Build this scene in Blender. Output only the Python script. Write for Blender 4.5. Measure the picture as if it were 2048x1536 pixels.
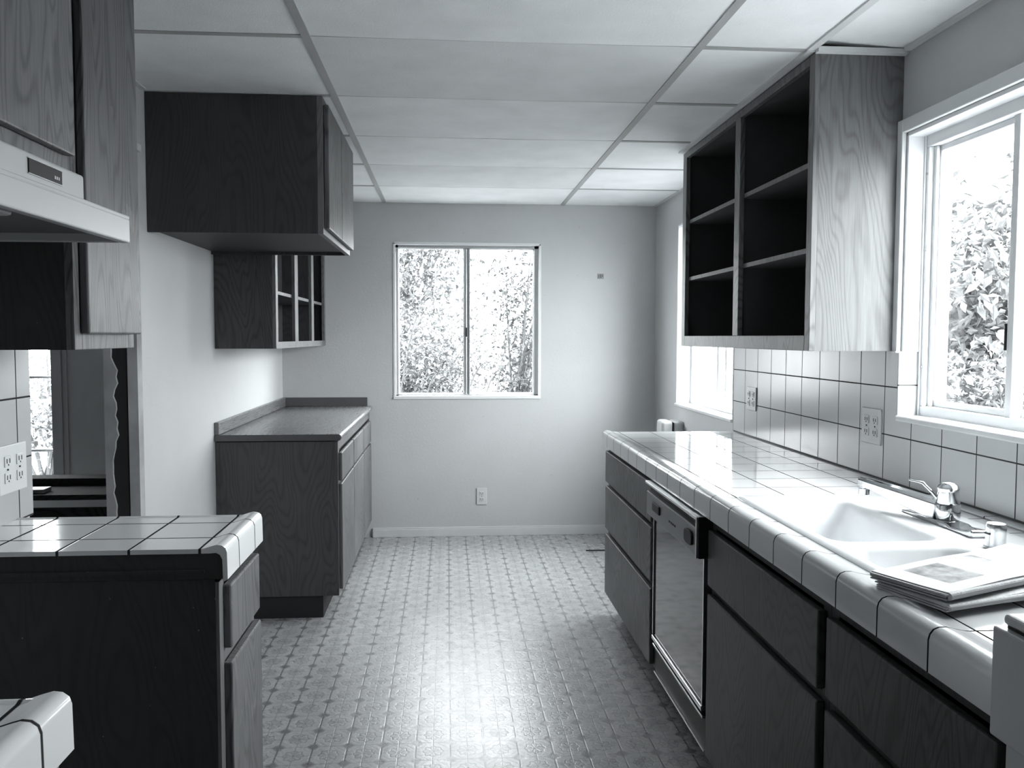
import bpy, bmesh, math, random
import numpy as np
from mathutils import Vector, Matrix

for o in list(bpy.data.objects):
    bpy.data.objects.remove(o, do_unlink=True)
SC = bpy.context.scene
COL = SC.collection
PI = math.pi

# ------------------------------------------------------------------ camera
F_PX = 1686.6
CAM_H = 1.3332
CX, CY, CZ = (0.99711, -0.075904, 0.002087), (0.075903, 0.99556, -0.055668), (0.002147, 0.055665, 0.998447)
cd = bpy.data.cameras.new('camera')
cam = bpy.data.objects.new('camera', cd)
COL.objects.link(cam)
cam.matrix_world = Matrix(((CX[0], CZ[0], -CY[0], 0), (CX[1], CZ[1], -CY[1], 0), (CX[2], CZ[2], -CY[2], CAM_H), (0, 0, 0, 1)))
cd.sensor_width = 36.0
cd.lens = F_PX / 2048 * 36.0
cd.clip_start = 0.02
SC.camera = cam

# ------------------------------------------------------------------ daylight
SKY = 9.0
w = bpy.data.worlds.new('overcast_sky')
SC.world = w
w.use_nodes = True
wn = w.node_tree
wn.nodes.clear()
wo = wn.nodes.new('ShaderNodeOutputWorld')
bg = wn.nodes.new('ShaderNodeBackground')
tc = wn.nodes.new('ShaderNodeTexCoord')
sx = wn.nodes.new('ShaderNodeSeparateXYZ')
rp = wn.nodes.new('ShaderNodeValToRGB')
rp.color_ramp.elements[0].position = 0.42
rp.color_ramp.elements[0].color = (0.30, 0.31, 0.315, 1)
rp.color_ramp.elements[1].position = 0.56
rp.color_ramp.elements[1].color = (0.965, 0.99, 1.0, 1)
mm = wn.nodes.new('ShaderNodeMapRange')
mm.inputs['From Min'].default_value = -1
wn.links.new(tc.outputs['Generated'], sx.inputs[0])
wn.links.new(sx.outputs['Z'], mm.inputs['Value'])
wn.links.new(mm.outputs[0], rp.inputs[0])
wn.links.new(rp.outputs[0], bg.inputs['Color'])
bg.inputs['Strength'].default_value = SKY
wn.links.new(bg.outputs[0], wo.inputs[0])

def portal(name, loc, rot, sx_, sy_):
    l = bpy.data.lights.new(name, 'AREA')
    l.shape = 'RECTANGLE'; l.size = sx_; l.size_y = sy_
    l.cycles.is_portal = True
    o = bpy.data.objects.new(name, l); COL.objects.link(o)
    o.location = loc; o.rotation_euler = rot
portal('window_portal_back', (0.13, 5.80, 1.44), (-PI/2, 0, 0), 0.99, 1.05)
portal('window_portal_far_right', (1.56, 4.545, 1.47), (0, PI/2, 0), 1.1, 1.05)
portal('window_portal_right', (1.56, 2.00, 1.52), (0, PI/2, 0), 0.90, 1.04)
portal('window_portal_next_room', (-2.96, 5.80, 1.17), (-PI/2, 0, 0), 0.9, 1.7)

vs = SC.view_settings
vs.view_transform = 'Standard'
vs.look = 'None'
vs.gamma = 1.0
vs.use_curve_mapping = False
vs.exposure = 1.65
SC.cycles.use_denoising = True
SC.cycles.diffuse_bounces = 7
SC.cycles.glossy_bounces = 5
SC.cycles.max_bounces = 14
SC.cycles.transparent_max_bounces = 16
SC.cycles.sample_clamp_indirect = 8

# ------------------------------------------------------------------ materials
def col(v):
    return (v * 0.982, v * 0.998, v * 1.012, 1)

class NT:
    def __init__(s, name):
        s.m = bpy.data.materials.new(name); s.m.use_nodes = True
        s.t = s.m.node_tree; s.n = s.t.nodes; s.n.clear()
        s.out = s.n.new('ShaderNodeOutputMaterial')
        s.b = s.n.new('ShaderNodeBsdfPrincipled')
        s.t.links.new(s.b.outputs[0], s.out.inputs[0])
    def L(s, a, b): s.t.links.new(a, b)
    def math(s, op, a, b=None, c=None, clamp=False):
        n = s.n.new('ShaderNodeMath'); n.operation = op; n.use_clamp = clamp
        for i, v in enumerate((a, b, c)):
            if v is None: continue
            if isinstance(v, (int, float)): n.inputs[i].default_value = v
            else: s.L(v, n.inputs[i])
        return n.outputs[0]
    def pos(s):
        g = s.n.new('ShaderNodeNewGeometry'); q = s.n.new('ShaderNodeSeparateXYZ'); s.L(g.outputs['Position'], q.inputs[0])
        return g, q.outputs
    def noise(s, scale, detail=3, mapping=None, rough=0.5, vec=None, dist=0):
        g = s.n.new('ShaderNodeNewGeometry')
        v = vec or g.outputs['Position']
        mp = s.n.new('ShaderNodeMapping'); s.L(v, mp.inputs['Vector'])
        if mapping: mp.inputs['Scale'].default_value = mapping
        oi = s.n.new('ShaderNodeObjectInfo')
        cb = s.n.new('ShaderNodeCombineXYZ')
        r = s.math('MULTIPLY', oi.outputs['Random'], 17.0)
        s.L(r, cb.inputs[0]); s.L(r, cb.inputs[1]); s.L(cb.outputs[0], mp.inputs['Location'])
        t = s.n.new('ShaderNodeTexNoise'); t.inputs['Scale'].default_value = scale
        t.inputs['Detail'].default_value = detail; t.inputs['Roughness'].default_value = rough
        t.inputs['Distortion'].default_value = dist
        s.L(mp.outputs[0], t.inputs['Vector'])
        return t.outputs[0]
    def ramp(s, f, stops):
        r = s.n.new('ShaderNodeValToRGB')
        while len(r.color_ramp.elements) < len(stops): r.color_ramp.elements.new(0.5)
        for e, (p, v) in zip(r.color_ramp.elements, stops):
            e.position = p; e.color = col(v)
        s.L(f, r.inputs[0]); return r.outputs[0]
    def mix(s, f, a, b):
        n = s.n.new('ShaderNodeMix'); n.data_type = 'RGBA'
        if isinstance(f, (int, float)): n.inputs[0].default_value = f
        else: s.L(f, n.inputs[0])
        for i, v in ((6, a), (7, b)):
            if isinstance(v, (int, float)): n.inputs[i].default_value = col(v)
            elif isinstance(v, tuple): n.inputs[i].default_value = v
            else: s.L(v, n.inputs[i])
        return n.outputs[2]
    def bump(s, h, strength, dist=0.002):
        b = s.n.new('ShaderNodeBump'); b.inputs['Strength'].default_value = strength; b.inputs['Distance'].default_value = dist
        s.L(h, b.inputs['Height']); s.L(b.outputs[0], s.b.inputs['Normal'])
    def set(s, base=None, rough=0.5, metal=0.0, spec=0.5):
        if base is not None:
            if isinstance(base, (int, float)): s.b.inputs['Base Color'].default_value = col(base)
            else: s.L(base, s.b.inputs['Base Color'])
        if isinstance(rough, (int, float)): s.b.inputs['Roughness'].default_value = rough
        else: s.L(rough, s.b.inputs['Roughness'])
        s.b.inputs['Metallic'].default_value = metal
        s.b.inputs['Specular IOR Level'].default_value = spec
        return s.m

def plain(name, v, rough=0.5, metal=0.0, spec=0.5, bump=0.0, bscale=200, var=0.04):
    s = NT(name)
    n = s.noise(6, 4)
    c = s.ramp(n, [(0.3, v * (1 - var)), (0.7, v * (1 + var))])
    s.set(c, rough, metal, spec)
    if bump: s.bump(s.noise(bscale, 2), bump, 0.001)
    return s.m

def paint(name, v, bump=0.35):
    s = NT(name)
    n = s.noise(2.5, 6, rough=0.6)
    c = s.ramp(n, [(0.25, v * 0.95), (0.75, v * 1.03)])
    sp = s.noise(38, 2)
    dot = s.math('GREATER_THAN', sp, 0.785)
    c = s.mix(s.math('MULTIPLY', dot, 0.35), c, v * 0.45)
    s.set(c, 0.62, 0, 0.35)
    a = s.noise(90, 3); s.bump(a, bump, 0.002)
    return s.m

def wood(name, lo, hi, axis='z', rough=0.42, ring=34, spec=0.5, wear=0.0, coat=0.0, fleck=0.0, blotch=0.5):
    s = NT(name)
    k = {'z': (4.6, 4.6, 0.95), 'y': (4.6, 0.95, 4.6), 'x': (0.95, 4.6, 4.6)}[axis]
    kf = {'z': (1, 1, 0.035), 'y': (1, 0.035, 1), 'x': (0.035, 1, 1)}[axis]
    n = s.noise(1.0, 2.0, k, 0.42, dist=0.25)
    r = s.math('SINE', s.math('MULTIPLY', n, ring * 6.5))
    r = s.math('MULTIPLY_ADD', r, 0.5, 0.5)
    r = s.math('SUBTRACT', 1.0, s.math('POWER', r, 3.0))
    f = s.noise(190, 3, kf, 0.7)
    fine = s.math('MULTIPLY_ADD', f, 1.8, -0.4, clamp=True)
    t = s.math('ADD', s.math('MULTIPLY', r, 0.40), s.math('MULTIPLY', fine, 0.60))
    big = s.noise(3.0, 3, None, 0.5)
    t = s.math('ADD', t, s.math('MULTIPLY_ADD', big, blotch, -blotch / 2), clamp=True)
    c = s.ramp(t, [(0.15, lo), (0.95, hi)])
    if fleck:
        sp = s.noise(75, 2)
        c = s.mix(s.math('MULTIPLY', s.math('GREATER_THAN', sp, 0.775), 0.8), c, fleck)
    if wear:
        wv = s.noise(5.5, 6, None, 0.65)
        c = s.mix(s.math('MULTIPLY', s.math('GREATER_THAN', wv, 0.62), wear), c, hi * 1.5)
    rr = s.math('MULTIPLY_ADD', f, 0.22, rough - 0.1)
    s.set(c, rr, 0, spec)
    if coat: s.b.inputs['Coat Weight'].default_value = coat; s.b.inputs['Coat Roughness'].default_value = 0.25
    s.bump(t, 0.22, 0.0015)
    return s.m

def tiles(name, v=0.74, grout=0.05, px=None, py=None, pz=None, w_=0.004, rough=0.12, wide=None):
    """glazed tile with dark grout lines; px=(offset,pitch) etc. are joints across that axis"""
    s = NT(name)
    g, q = s.pos()
    nq = s.n.new('ShaderNodeSeparateXYZ'); s.L(g.outputs['True Normal'], nq.inputs[0])
    masks = []; ids = []
    for i, p in enumerate((px, py, pz)):
        if p is None: continue
        ww = (wide or {}).get(i, w_)
        u = s.math('DIVIDE', s.math('SUBTRACT', q[i], p[0]), p[1])
        fr = s.math('FRACT', u)
        d = s.math('MULTIPLY', s.math('MINIMUM', fr, s.math('SUBTRACT', 1.0, fr)), p[1])
        m = s.math('SUBTRACT', 1.0, s.math('DIVIDE', s.math('SUBTRACT', d, ww * 0.35), ww * 0.25, clamp=True), clamp=True)
        keep = s.math('LESS_THAN', s.math('ABSOLUTE', nq.outputs[i]), 0.72)
        masks.append(s.math('MULTIPLY', m, keep)); ids.append(s.math('FLOOR', u))
    m = masks[0]
    for k in masks[1:]: m = s.math('MAXIMUM', m, k)
    cb = s.n.new('ShaderNodeCombineXYZ')
    for i, k in enumerate(ids): s.L(k, cb.inputs[i])
    wn_ = s.n.new('ShaderNodeTexWhiteNoise'); s.L(cb.outputs[0], wn_.inputs['Vector'])
    c = s.ramp(wn_.outputs[0], [(0, v * 0.96), (1, v * 1.03)])
    c = s.mix(m, c, grout)
    s.set(c, s.math('MULTIPLY_ADD', m, 0.7, rough), 0, 0.5)
    s.L(s.math('MULTIPLY_ADD', m, -0.5, 0.5), s.b.inputs['Specular IOR Level'])
    wav = s.noise(9, 2)
    h = s.math('ADD', s.math('MULTIPLY', wav, 0.5), s.math('MULTIPLY', m, -1.5))
    h = s.math('ADD', h, s.math('MULTIPLY', wn_.outputs[0], 0.15))
    s.bump(h, 0.35, 0.002)
    return s.m

def metal(name, v, rough=0.12):
    s = NT(name)
    n = s.noise(120, 3)
    s.set(s.ramp(n, [(0.3, v * 0.94), (0.7, v)]), rough, 1.0)
    return s.m

M = {}
M['wall'] = paint('painted_plaster', 0.52)
M['wall_grey'] = paint('grey_painted_plaster', 0.42)  # darker copy of the wall paint
M['raw'] = plain('torn_plasterboard', 0.34, 0.85, bump=0.6, bscale=60, var=0.3)
M['cavity'] = plain('shaded_cavity_paper', 0.03, 0.95, spec=0.1)
M['trim'] = plain('white_gloss_trim', 0.74, 0.35)
M['base_trim'] = plain('painted_baseboard', 0.62, 0.45)
M['frame'] = metal('aluminium_window_frame', 0.62, 0.38)
M['vinyl'] = plain('white_window_sash', 0.76, 0.4)
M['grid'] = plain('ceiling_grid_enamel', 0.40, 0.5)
M['grid_white'] = plain('wall_angle_enamel', 0.62, 0.5)  # white wall angles, paler than the grid enamel
M['panel_a'] = plain('ceiling_panel_fibre', 0.84, 0.8, bump=0.9, bscale=220, var=0.05)
M['panel_b'] = plain('ceiling_panel_fibre_grey', 0.74, 0.8, bump=0.9, bscale=220, var=0.05)
M['oak'] = wood('stained_oak_vertical', 0.055, 0.17, 'z', 0.40)
M['oak_y'] = wood('stained_oak_along_run', 0.065, 0.20, 'y', 0.42)
M['oak_x'] = wood('stained_oak_across', 0.065, 0.20, 'x', 0.42)
M['oak_pale'] = wood('lit_oak_panel', 0.095, 0.165, 'z', 0.5, spec=0.3)  # paler copy of the oak, window light on it put into the colour
M['oak_dark'] = wood('shaded_oak_panel', 0.036, 0.056, 'z', 0.5, spec=0.25)  # darker copy of the oak, shade of unlit faces put into the colour
M['oak_end'] = wood('unfinished_dark_end_panel', 0.032, 0.044, 'z', 0.6, spec=0.2, fleck=0.3)
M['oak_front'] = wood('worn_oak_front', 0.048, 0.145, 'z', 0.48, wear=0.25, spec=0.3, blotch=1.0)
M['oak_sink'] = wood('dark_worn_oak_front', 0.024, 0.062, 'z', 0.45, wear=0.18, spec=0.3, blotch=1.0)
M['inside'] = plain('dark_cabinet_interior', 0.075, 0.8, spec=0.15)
M['kick'] = plain('dark_toe_kick', 0.03, 0.7, spec=0.2)
M['laminate'] = wood('wood_grain_laminate', 0.13, 0.16, 'y', 0.28, spec=0.6)
M['lam_edge'] = plain('laminate_edge', 0.085, 0.4)
M['enamel'] = plain('white_porcelain', 0.72, 0.14)
M['appliance'] = plain('white_appliance_enamel', 0.50, 0.32, bump=0.15, bscale=300)
M['hood'] = plain('hood_enamel', 0.42, 0.35)
M['hood_dark'] = plain('hood_underside', 0.10, 0.5)
M['black'] = plain('black_plastic', 0.016, 0.5, spec=0.25)
M['dw_glass'] = plain('black_glossy_door', 0.018, 0.07, spec=0.6, bump=0.03, bscale=55)
M['dw_panel'] = plain('brushed_control_panel', 0.20, 0.4)
M['chrome'] = metal('chrome', 0.72, 0.10)
M['satin'] = metal('satin_nickel', 0.72, 0.24)
M['chrome_soft'] = metal('satin_chrome', 0.55, 0.28)
M['plate'] = plain('ivory_outlet_plate', 0.60, 0.35)
M['slot'] = plain('outlet_slot', 0.03, 0.6)
M['lens'] = plain('frosted_lamp_lens', 0.5, 0.3)
M['bark'] = plain('bark', 0.10, 0.9)
M['leaf'] = plain('pale_leaf', 0.12, 0.6, spec=0.2, var=0.4)
M['leaf_thin'] = plain('slender_leaf', 0.075, 0.6, spec=0.2, var=0.4)
M['leaf2'] = plain('broad_leaf', 0.12, 0.5, var=0.5)
M['ground'] = plain('pale_ground', 0.22, 0.9, var=0.3)
M['fence'] = plain('weathered_fence_board', 0.14, 0.8, var=0.2)
M['bench'] = wood('dark_rough_board', 0.010, 0.03, 'x', 0.9, spec=0.05)
M['bench_pale'] = wood('pale_board_end', 0.10, 0.25, 'x', 0.6)

SPL_Y = (2.580, 0.158); SPL_Z = (1.027, 0.152)
M['tile_splash'] = tiles('splash_wall_tile', 0.60, 0.055, None, SPL_Y, SPL_Z, 0.0042, 0.22)
M['tile_reveal'] = tiles('reveal_wall_tile', 0.76, 0.05, None, None, (1.187, 0.152), 0.0042, 0.14)
M['tile_ctr'] = tiles('counter_tile', 0.58, 0.015, (0.817, 0.1515), (3.560, 0.1555), None, 0.0046, 0.085)
M['tile_left'] = tiles('left_counter_tile', 0.66, 0.035, (-0.530, 0.1470), (1.930, 0.1555), None, 0.0065, 0.10)
M['tile_lwall'] = tiles('left_wall_tile', 0.42, 0.04, None, (2.175, 0.155), (1.027, 0.152), 0.005, 0.15)

def thin_glass():
    s = NT('window_glass')
    s.n.remove(s.b)
    tr = s.n.new('ShaderNodeBsdfTransparent'); tr.inputs[0].default_value = (0.96, 0.97, 0.97, 1)
    gl = s.n.new('ShaderNodeBsdfGlossy'); gl.inputs['Roughness'].default_value = 0.02
    fr = s.n.new('ShaderNodeFresnel'); fr.inputs[0].default_value = 1.45
    mx = s.n.new('ShaderNodeMixShader')
    ge = s.n.new('ShaderNodeNewGeometry')
    s.L(s.math('MULTIPLY', fr.outputs[0], s.math('SUBTRACT', 1.0, ge.outputs['Backfacing'])), mx.inputs[0]); s.L(tr.outputs[0], mx.inputs[1]); s.L(gl.outputs[0], mx.inputs[2]); s.L(mx.outputs[0], s.out.inputs[0])
    return s.m
M['glass'] = thin_glass()

def floor_mat():
    s = NT('patterned_sheet_vinyl')
    g, q = s.pos()
    PX, PY = 0.1107, 0.1145
    def cell(c, off, p):
        f = s.math('FRACT', s.math('DIVIDE', s.math('SUBTRACT', c, off), p))
        return s.math('SUBTRACT', s.math('FRACT', s.math('ADD', f, 0.5)), 0.5)   # 0 on the lattice line
    u = cell(q[0], 0.004, PX); v = cell(q[1], 2.600, PY)
    au = s.math('ABSOLUTE', u); av = s.math('ABSOLUTE', v)
    fu = s.math('SUBTRACT', 0.5, au); fv = s.math('SUBTRACT', 0.5, av)            # 0 on the flower lines
    def line(d, w0, w1): return s.math('SUBTRACT', 1.0, s.math('DIVIDE', s.math('SUBTRACT', d, w0), w1 - w0, clamp=True), clamp=True)
    lx = s.math('MULTIPLY', line(au, 0.016, 0.034), 1.0)
    ly = s.math('MULTIPLY', line(av, 0.010, 0.026), 0.45)
    l2 = s.math('MULTIPLY', line(fu, 0.008, 0.022), 0.55)
    l3 = s.math('MULTIPLY', line(fv, 0.008, 0.022), 0.35)
    dsum = s.math('ADD', au, av)
    n = s.noise(230, 3)
    spot = s.math('MULTIPLY', line(s.math('ADD', dsum, s.math('MULTIPLY_ADD', n, 0.14, -0.07)), 0.15, 0.27), s.math('MULTIPLY_ADD', n, 0.9, 0.45))
    diag = s.math('MULTIPLY', line(s.math('ABSOLUTE', s.math('SUBTRACT', dsum, 0.40)), 0.008, 0.022), 0.30)
    # flower
    r = s.math('SQRT', s.math('ADD', s.math('MULTIPLY', fu, fu), s.math('MULTIPLY', fv, fv)))
    at = s.math('ARCTAN2', fv, fu)
    pet = s.math('MULTIPLY_ADD', s.math('COSINE', s.math('MULTIPLY', at, 8.0)), 0.5, 0.5)
    rad = s.math('SUBTRACT', s.math('MULTIPLY_ADD', pet, 0.05, 0.245), r)
    rim = line(s.math('ABSOLUTE', rad), 0.012, 0.035)
    spoke = s.math('MULTIPLY', s.math('GREATER_THAN', rad, 0.03), s.math('SUBTRACT', 1.0, pet))
    fl = s.math('MAXIMUM', s.math('MULTIPLY', rim, 0.55), s.math('MULTIPLY', spoke, 0.45))
    ctr = s.math('MULTIPLY', line(r, 0.03, 0.06), 0.7)
    pat = s.math('MULTIPLY', lx, 0.85)
    for k in (ly, l2, l3, s.math('MULTIPLY', spot, 0.85), diag, fl, ctr): pat = s.math('MAXIMUM', pat, k)
    big = s.noise(1.6, 5, None, 0.6)
    base = s.ramp(big, [(0.3, 0.34), (0.7, 0.41)])
    c = s.mix(s.math('MULTIPLY', pat, 0.92, clamp=True), base, 0.08)
    grit = s.noise(420, 2)
    rough = s.math('MULTIPLY_ADD', s.noise(14, 4, None, 0.65), 0.16, 0.20)
    s.set(c, rough, 0, 0.68)
    h = s.math('ADD', s.math('MULTIPLY', grit, 0.35), s.math('MULTIPLY', pat, -0.7))
    h = s.math('ADD', h, s.math('MULTIPLY', s.noise(60, 3), 0.5))
    s.bump(h, 0.30, 0.0018)
    return s.m
M['floor'] = floor_mat()

def paper_mat():
    s = NT('newsprint')
    tcn = s.n.new('ShaderNodeTexCoord'); q = s.n.new('ShaderNodeSeparateXYZ'); s.L(tcn.outputs['Object'], q.inputs[0])
    x, y, z = q.outputs
    nq = s.n.new('ShaderNodeSeparateXYZ'); s.L(tcn.outputs['Normal'], nq.inputs[0])
    row = s.math('GREATER_THAN', s.math('FRACT', s.math('MULTIPLY', y, 190)), 0.5)
    col_ = s.math('GREATER_THAN', s.math('FRACT', s.math('MULTIPLY_ADD', x, 21.0, 0.3)), 0.12)
    word = s.math('GREATER_THAN', s.noise(340, 2, (1, 0.5, 1), vec=tcn.outputs['Object']), 0.5)
    txt = s.math('MULTIPLY', s.math('MULTIPLY', row, col_), s.math('MULTIPLY', word, 0.28))
    def rect(x0, x1, y0, y1):
        a = s.math('MULTIPLY', s.math('GREATER_THAN', x, x0), s.math('LESS_THAN', x, x1))
        b = s.math('MULTIPLY', s.math('GREATER_THAN', y, y0), s.math('LESS_THAN', y, y1))
        return s.math('MULTIPLY', a, b)
    p1 = rect(0.055, 0.150, -0.115, -0.022)
    p2 = rect(0.235, 0.262, -0.06, -0.012)
    pn = s.math('MULTIPLY', s.math('MAXIMUM', p1, p2), s.math('MULTIPLY_ADD', s.noise(40, 4, vec=tcn.outputs['Object']), 1.2, 0.05))
    ink = s.math('MULTIPLY', s.math('MAXIMUM', s.math('MULTIPLY', txt, s.math('SUBTRACT', 1.0, s.math('MAXIMUM', p1, p2))), pn), s.math('GREATER_THAN', nq.outputs[2], 0.5), clamp=True)
    edge = s.math('MULTIPLY', s.math('LESS_THAN', nq.outputs[2], 0.5), s.math('MULTIPLY', s.math('GREATER_THAN', s.math('FRACT', s.math('MULTIPLY', z, 900)), 0.55), 0.5))
    s.set(s.mix(s.math('MAXIMUM', ink, edge), 0.60, 0.05), 0.75, 0, 0.3)
    return s.m
M['paper'] = paper_mat()

# ------------------------------------------------------------------ helpers
def V(*a): return Vector(a)

def box(bm, x0, x1, y0, y1, z0, z1):
    vs_ = [bm.verts.new((x, y, z)) for x in (x0, x1) for y in (y0, y1) for z in (z0, z1)]
    for f in ((0, 1, 3, 2), (4, 6, 7, 5), (0, 4, 5, 1), (2, 3, 7, 6), (0, 2, 6, 4), (1, 5, 7, 3)):
        bm.faces.new([vs_[i] for i in f])
    return vs_

def prism(bm, prof, axis, a0, a1):
    """extrude a closed 2-D profile along an axis; profile is (x,z) for y, (y,z) for x, (x,y) for z"""
    def P(p, a):
        if axis == 'y': return (p[0], a, p[1])
        if axis == 'x': return (a, p[0], p[1])
        return (p[0], p[1], a)
    A = [bm.verts.new(P(p, a0)) for p in prof]; B = [bm.verts.new(P(p, a1)) for p in prof]
    n = len(prof)
    bm.faces.new(A); bm.faces.new(B[::-1])
    for i in range(n): bm.faces.new((A[i], B[i], B[(i + 1) % n], A[(i + 1) % n]))

def lathe(bm, prof, c, seg=28, axis='z'):
    rings = []
    for r, h in prof:
        ring = []
        for k in range(seg):
            a = 2 * PI * k / seg
            d = {'z': (r * math.cos(a), r * math.sin(a), h), 'x': (h, r * math.cos(a), r * math.sin(a)), 'y': (r * math.cos(a), h, r * math.sin(a))}[axis]
            ring.append(bm.verts.new((c[0] + d[0], c[1] + d[1], c[2] + d[2])))
        rings.append(ring)
    for a, b in zip(rings, rings[1:]):
        for k in range(seg): bm.faces.new((a[k], a[(k + 1) % seg], b[(k + 1) % seg], b[k]))
    bm.faces.new(rings[0][::-1]); bm.faces.new(rings[-1])

def loft(bm, rings):
    R = [[bm.verts.new(p) for p in r] for r in rings]
    n = len(R[0])
    for a, b in zip(R, R[1:]):
        for k in range(n): bm.faces.new((a[k], a[(k + 1) % n], b[(k + 1) % n], b[k]))
    bm.faces.new(R[0][::-1]); bm.faces.new(R[-1])

def tube(bm, pts, rad, seg=8):
    pts = [Vector(p) for p in pts]
    rings = []
    for i, p in enumerate(pts):
        d = (pts[min(i + 1, len(pts) - 1)] - pts[max(i - 1, 0)]).normalized()
        a = d.orthogonal().normalized(); b = d.cross(a)
        r = rad[i] if isinstance(rad, (list, tuple)) else rad
        if i and rings:
            # keep rings aligned
            pa = rings[-1][0] - pts[i - 1]; pa = (pa - d * pa.dot(d))
            if pa.length > 1e-6: a = pa.normalized(); b = d.cross(a)
        rings.append([p + (a * math.cos(2 * PI * k / seg) + b * math.sin(2 * PI * k / seg)) * r for k in range(seg)])
    loft(bm, rings)

ORG = {}
def thing(name, label, cat, loc, group=None, kind=None):
    o = bpy.data.objects.new(name, None); COL.objects.link(o)
    o.location = loc; o.empty_display_size = 0.05
    ORG[o.name] = Vector(loc)
    o['label'] = label; o['category'] = cat
    if group: o['group'] = group
    if kind: o['kind'] = kind
    return o

def obj(name, bm, mat, parent=None, bevel=0.0, seg=2, smooth=False, label=None, org=None, auto=None):
    base = ORG[parent.name] if parent is not None else Vector(org or (0, 0, 0))
    bmesh.ops.recalc_face_normals(bm, faces=bm.faces[:])
    bmesh.ops.translate(bm, verts=bm.verts[:], vec=-base)
    me = bpy.data.meshes.new(name); bm.to_mesh(me); bm.free()
    o = bpy.data.objects.new(name, me); COL.objects.link(o)
    me.materials.append(mat)
    if smooth:
        for p in me.polygons: p.use_smooth = True
    if parent is not None: o.parent = parent
    else: o.location = base
    ORG[o.name] = base
    if bevel:
        m = o.modifiers.new('bevel', 'BEVEL'); m.width = bevel; m.segments = seg; m.limit_method = 'ANGLE'; m.angle_limit = math.radians(40)
    if auto:
        for p in me.polygons: p.use_smooth = True
        try: me.set_sharp_from_angle(angle=math.radians(auto))
        except Exception: pass
    if label: o['label'] = label
    return o

def B(*boxes):
    bm = bmesh.new()
    for b in boxes: box(bm, *b)
    return bm

def struct(name, bm, mat, **k):
    o = obj(name, bm, mat, **k)
    if k.get('parent') is None: o['kind'] = 'structure'
    return o

def wall_with_holes(axis, a0, a1, z0, z1, t0, t1, holes):
    """axis 'x': wall runs along x, thickness y t0..t1. holes: (a0,a1,z0,z1)"""
    bm = bmesh.new()
    As = sorted({a0, a1} | {h[0] for h in holes} | {h[1] for h in holes})
    Zs = sorted({z0, z1} | {h[2] for h in holes} | {h[3] for h in holes})
    for i in range(len(As) - 1):
        for j in range(len(Zs) - 1):
            ca, cz = (As[i] + As[i + 1]) / 2, (Zs[j] + Zs[j + 1]) / 2
            if any(h[0] < ca < h[1] and h[2] < cz < h[3] for h in holes): continue
            if axis == 'x': box(bm, As[i], As[i + 1], t0, t1, Zs[j], Zs[j + 1])
            else: box(bm, t0, t1, As[i], As[i + 1], Zs[j], Zs[j + 1])
    bmesh.ops.remove_doubles(bm, verts=bm.verts[:], dist=1e-5)
    # drop interior faces
    seen = {}
    for f in bm.faces:
        seen.setdefault(tuple(sorted(v.index for v in f.verts)), []).append(f)
    bm.verts.index_update()
    seen = {}
    for f in bm.faces: seen.setdefault(tuple(sorted(v.index for v in f.verts)), []).append(f)
    dead = [f for fs in seen.values() if len(fs) > 1 for f in fs]
    if dead: bmesh.ops.delete(bm, geom=dead, context='FACES_ONLY')
    return bm

# ------------------------------------------------------------------ the room
XL, XR, YB, ZC, YF = -1.078, 1.3946, 5.607, 2.208, -1.7
CT = 0.879
WT = 0.15
LT = 0.095                     # left partition thickness
XA = -4.2                      # next room's far left wall

struct('floor', B((XA, XR + WT, YF, YB + WT, -0.08, 0)), M['floor'])
W1 = (-0.354, 0.6155, 0.927, 1.949)
W4 = (-3.40, -2.53, 0.32, 2.0)
struct('wall_back', wall_with_holes('x', XL - LT, XR + WT, 0, ZC + 0.15, YB, YB + WT, [W1]), M['wall'])
struct('wall_back_next_room', wall_with_holes('x', XA, XL - LT, 0, ZC + 0.15, YB, YB + WT, [W4]), M['wall_grey'])
W2 = (4.03, 5.06, 0.92, 2.012)
W3 = (1.50, 2.505, 1.084, 1.955)  # unseen near edge pushed outward to let in more light
struct('wall_right', wall_with_holes('y', YF, YB, 0, ZC + 0.15, XR, XR + WT, [W2, W3]), M['wall'])
LD0, LD1, LDH = 2.245, 3.022, 1.98
struct('wall_left', wall_with_holes('y', YF, YB, 0, ZC + 0.15, XL - LT, XL, [(LD0, LD1, 0, LDH)]), M['wall'])
struct('wall_front', B((XA, XR + WT, YF - 0.1, YF, 0, ZC + 0.15)), M['wall'])
struct('wall_left_next_room', B((XA - 0.1, XA, YF, YB + WT, 0, ZC + 0.15)), M['wall_grey'])

# baseboards
struct('baseboard_back', B((-0.50, 1.38, YB - 0.014, YB, 0, 0.052), (-0.50, 1.38, YB - 0.009, YB, 0.052, 0.062)), M['base_trim'], bevel=0.002)
struct('baseboard_right', B((XR - 0.014, XR, 3.985, YB - 0.015, 0, 0.062)), M['base_trim'], bevel=0.002)

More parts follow.
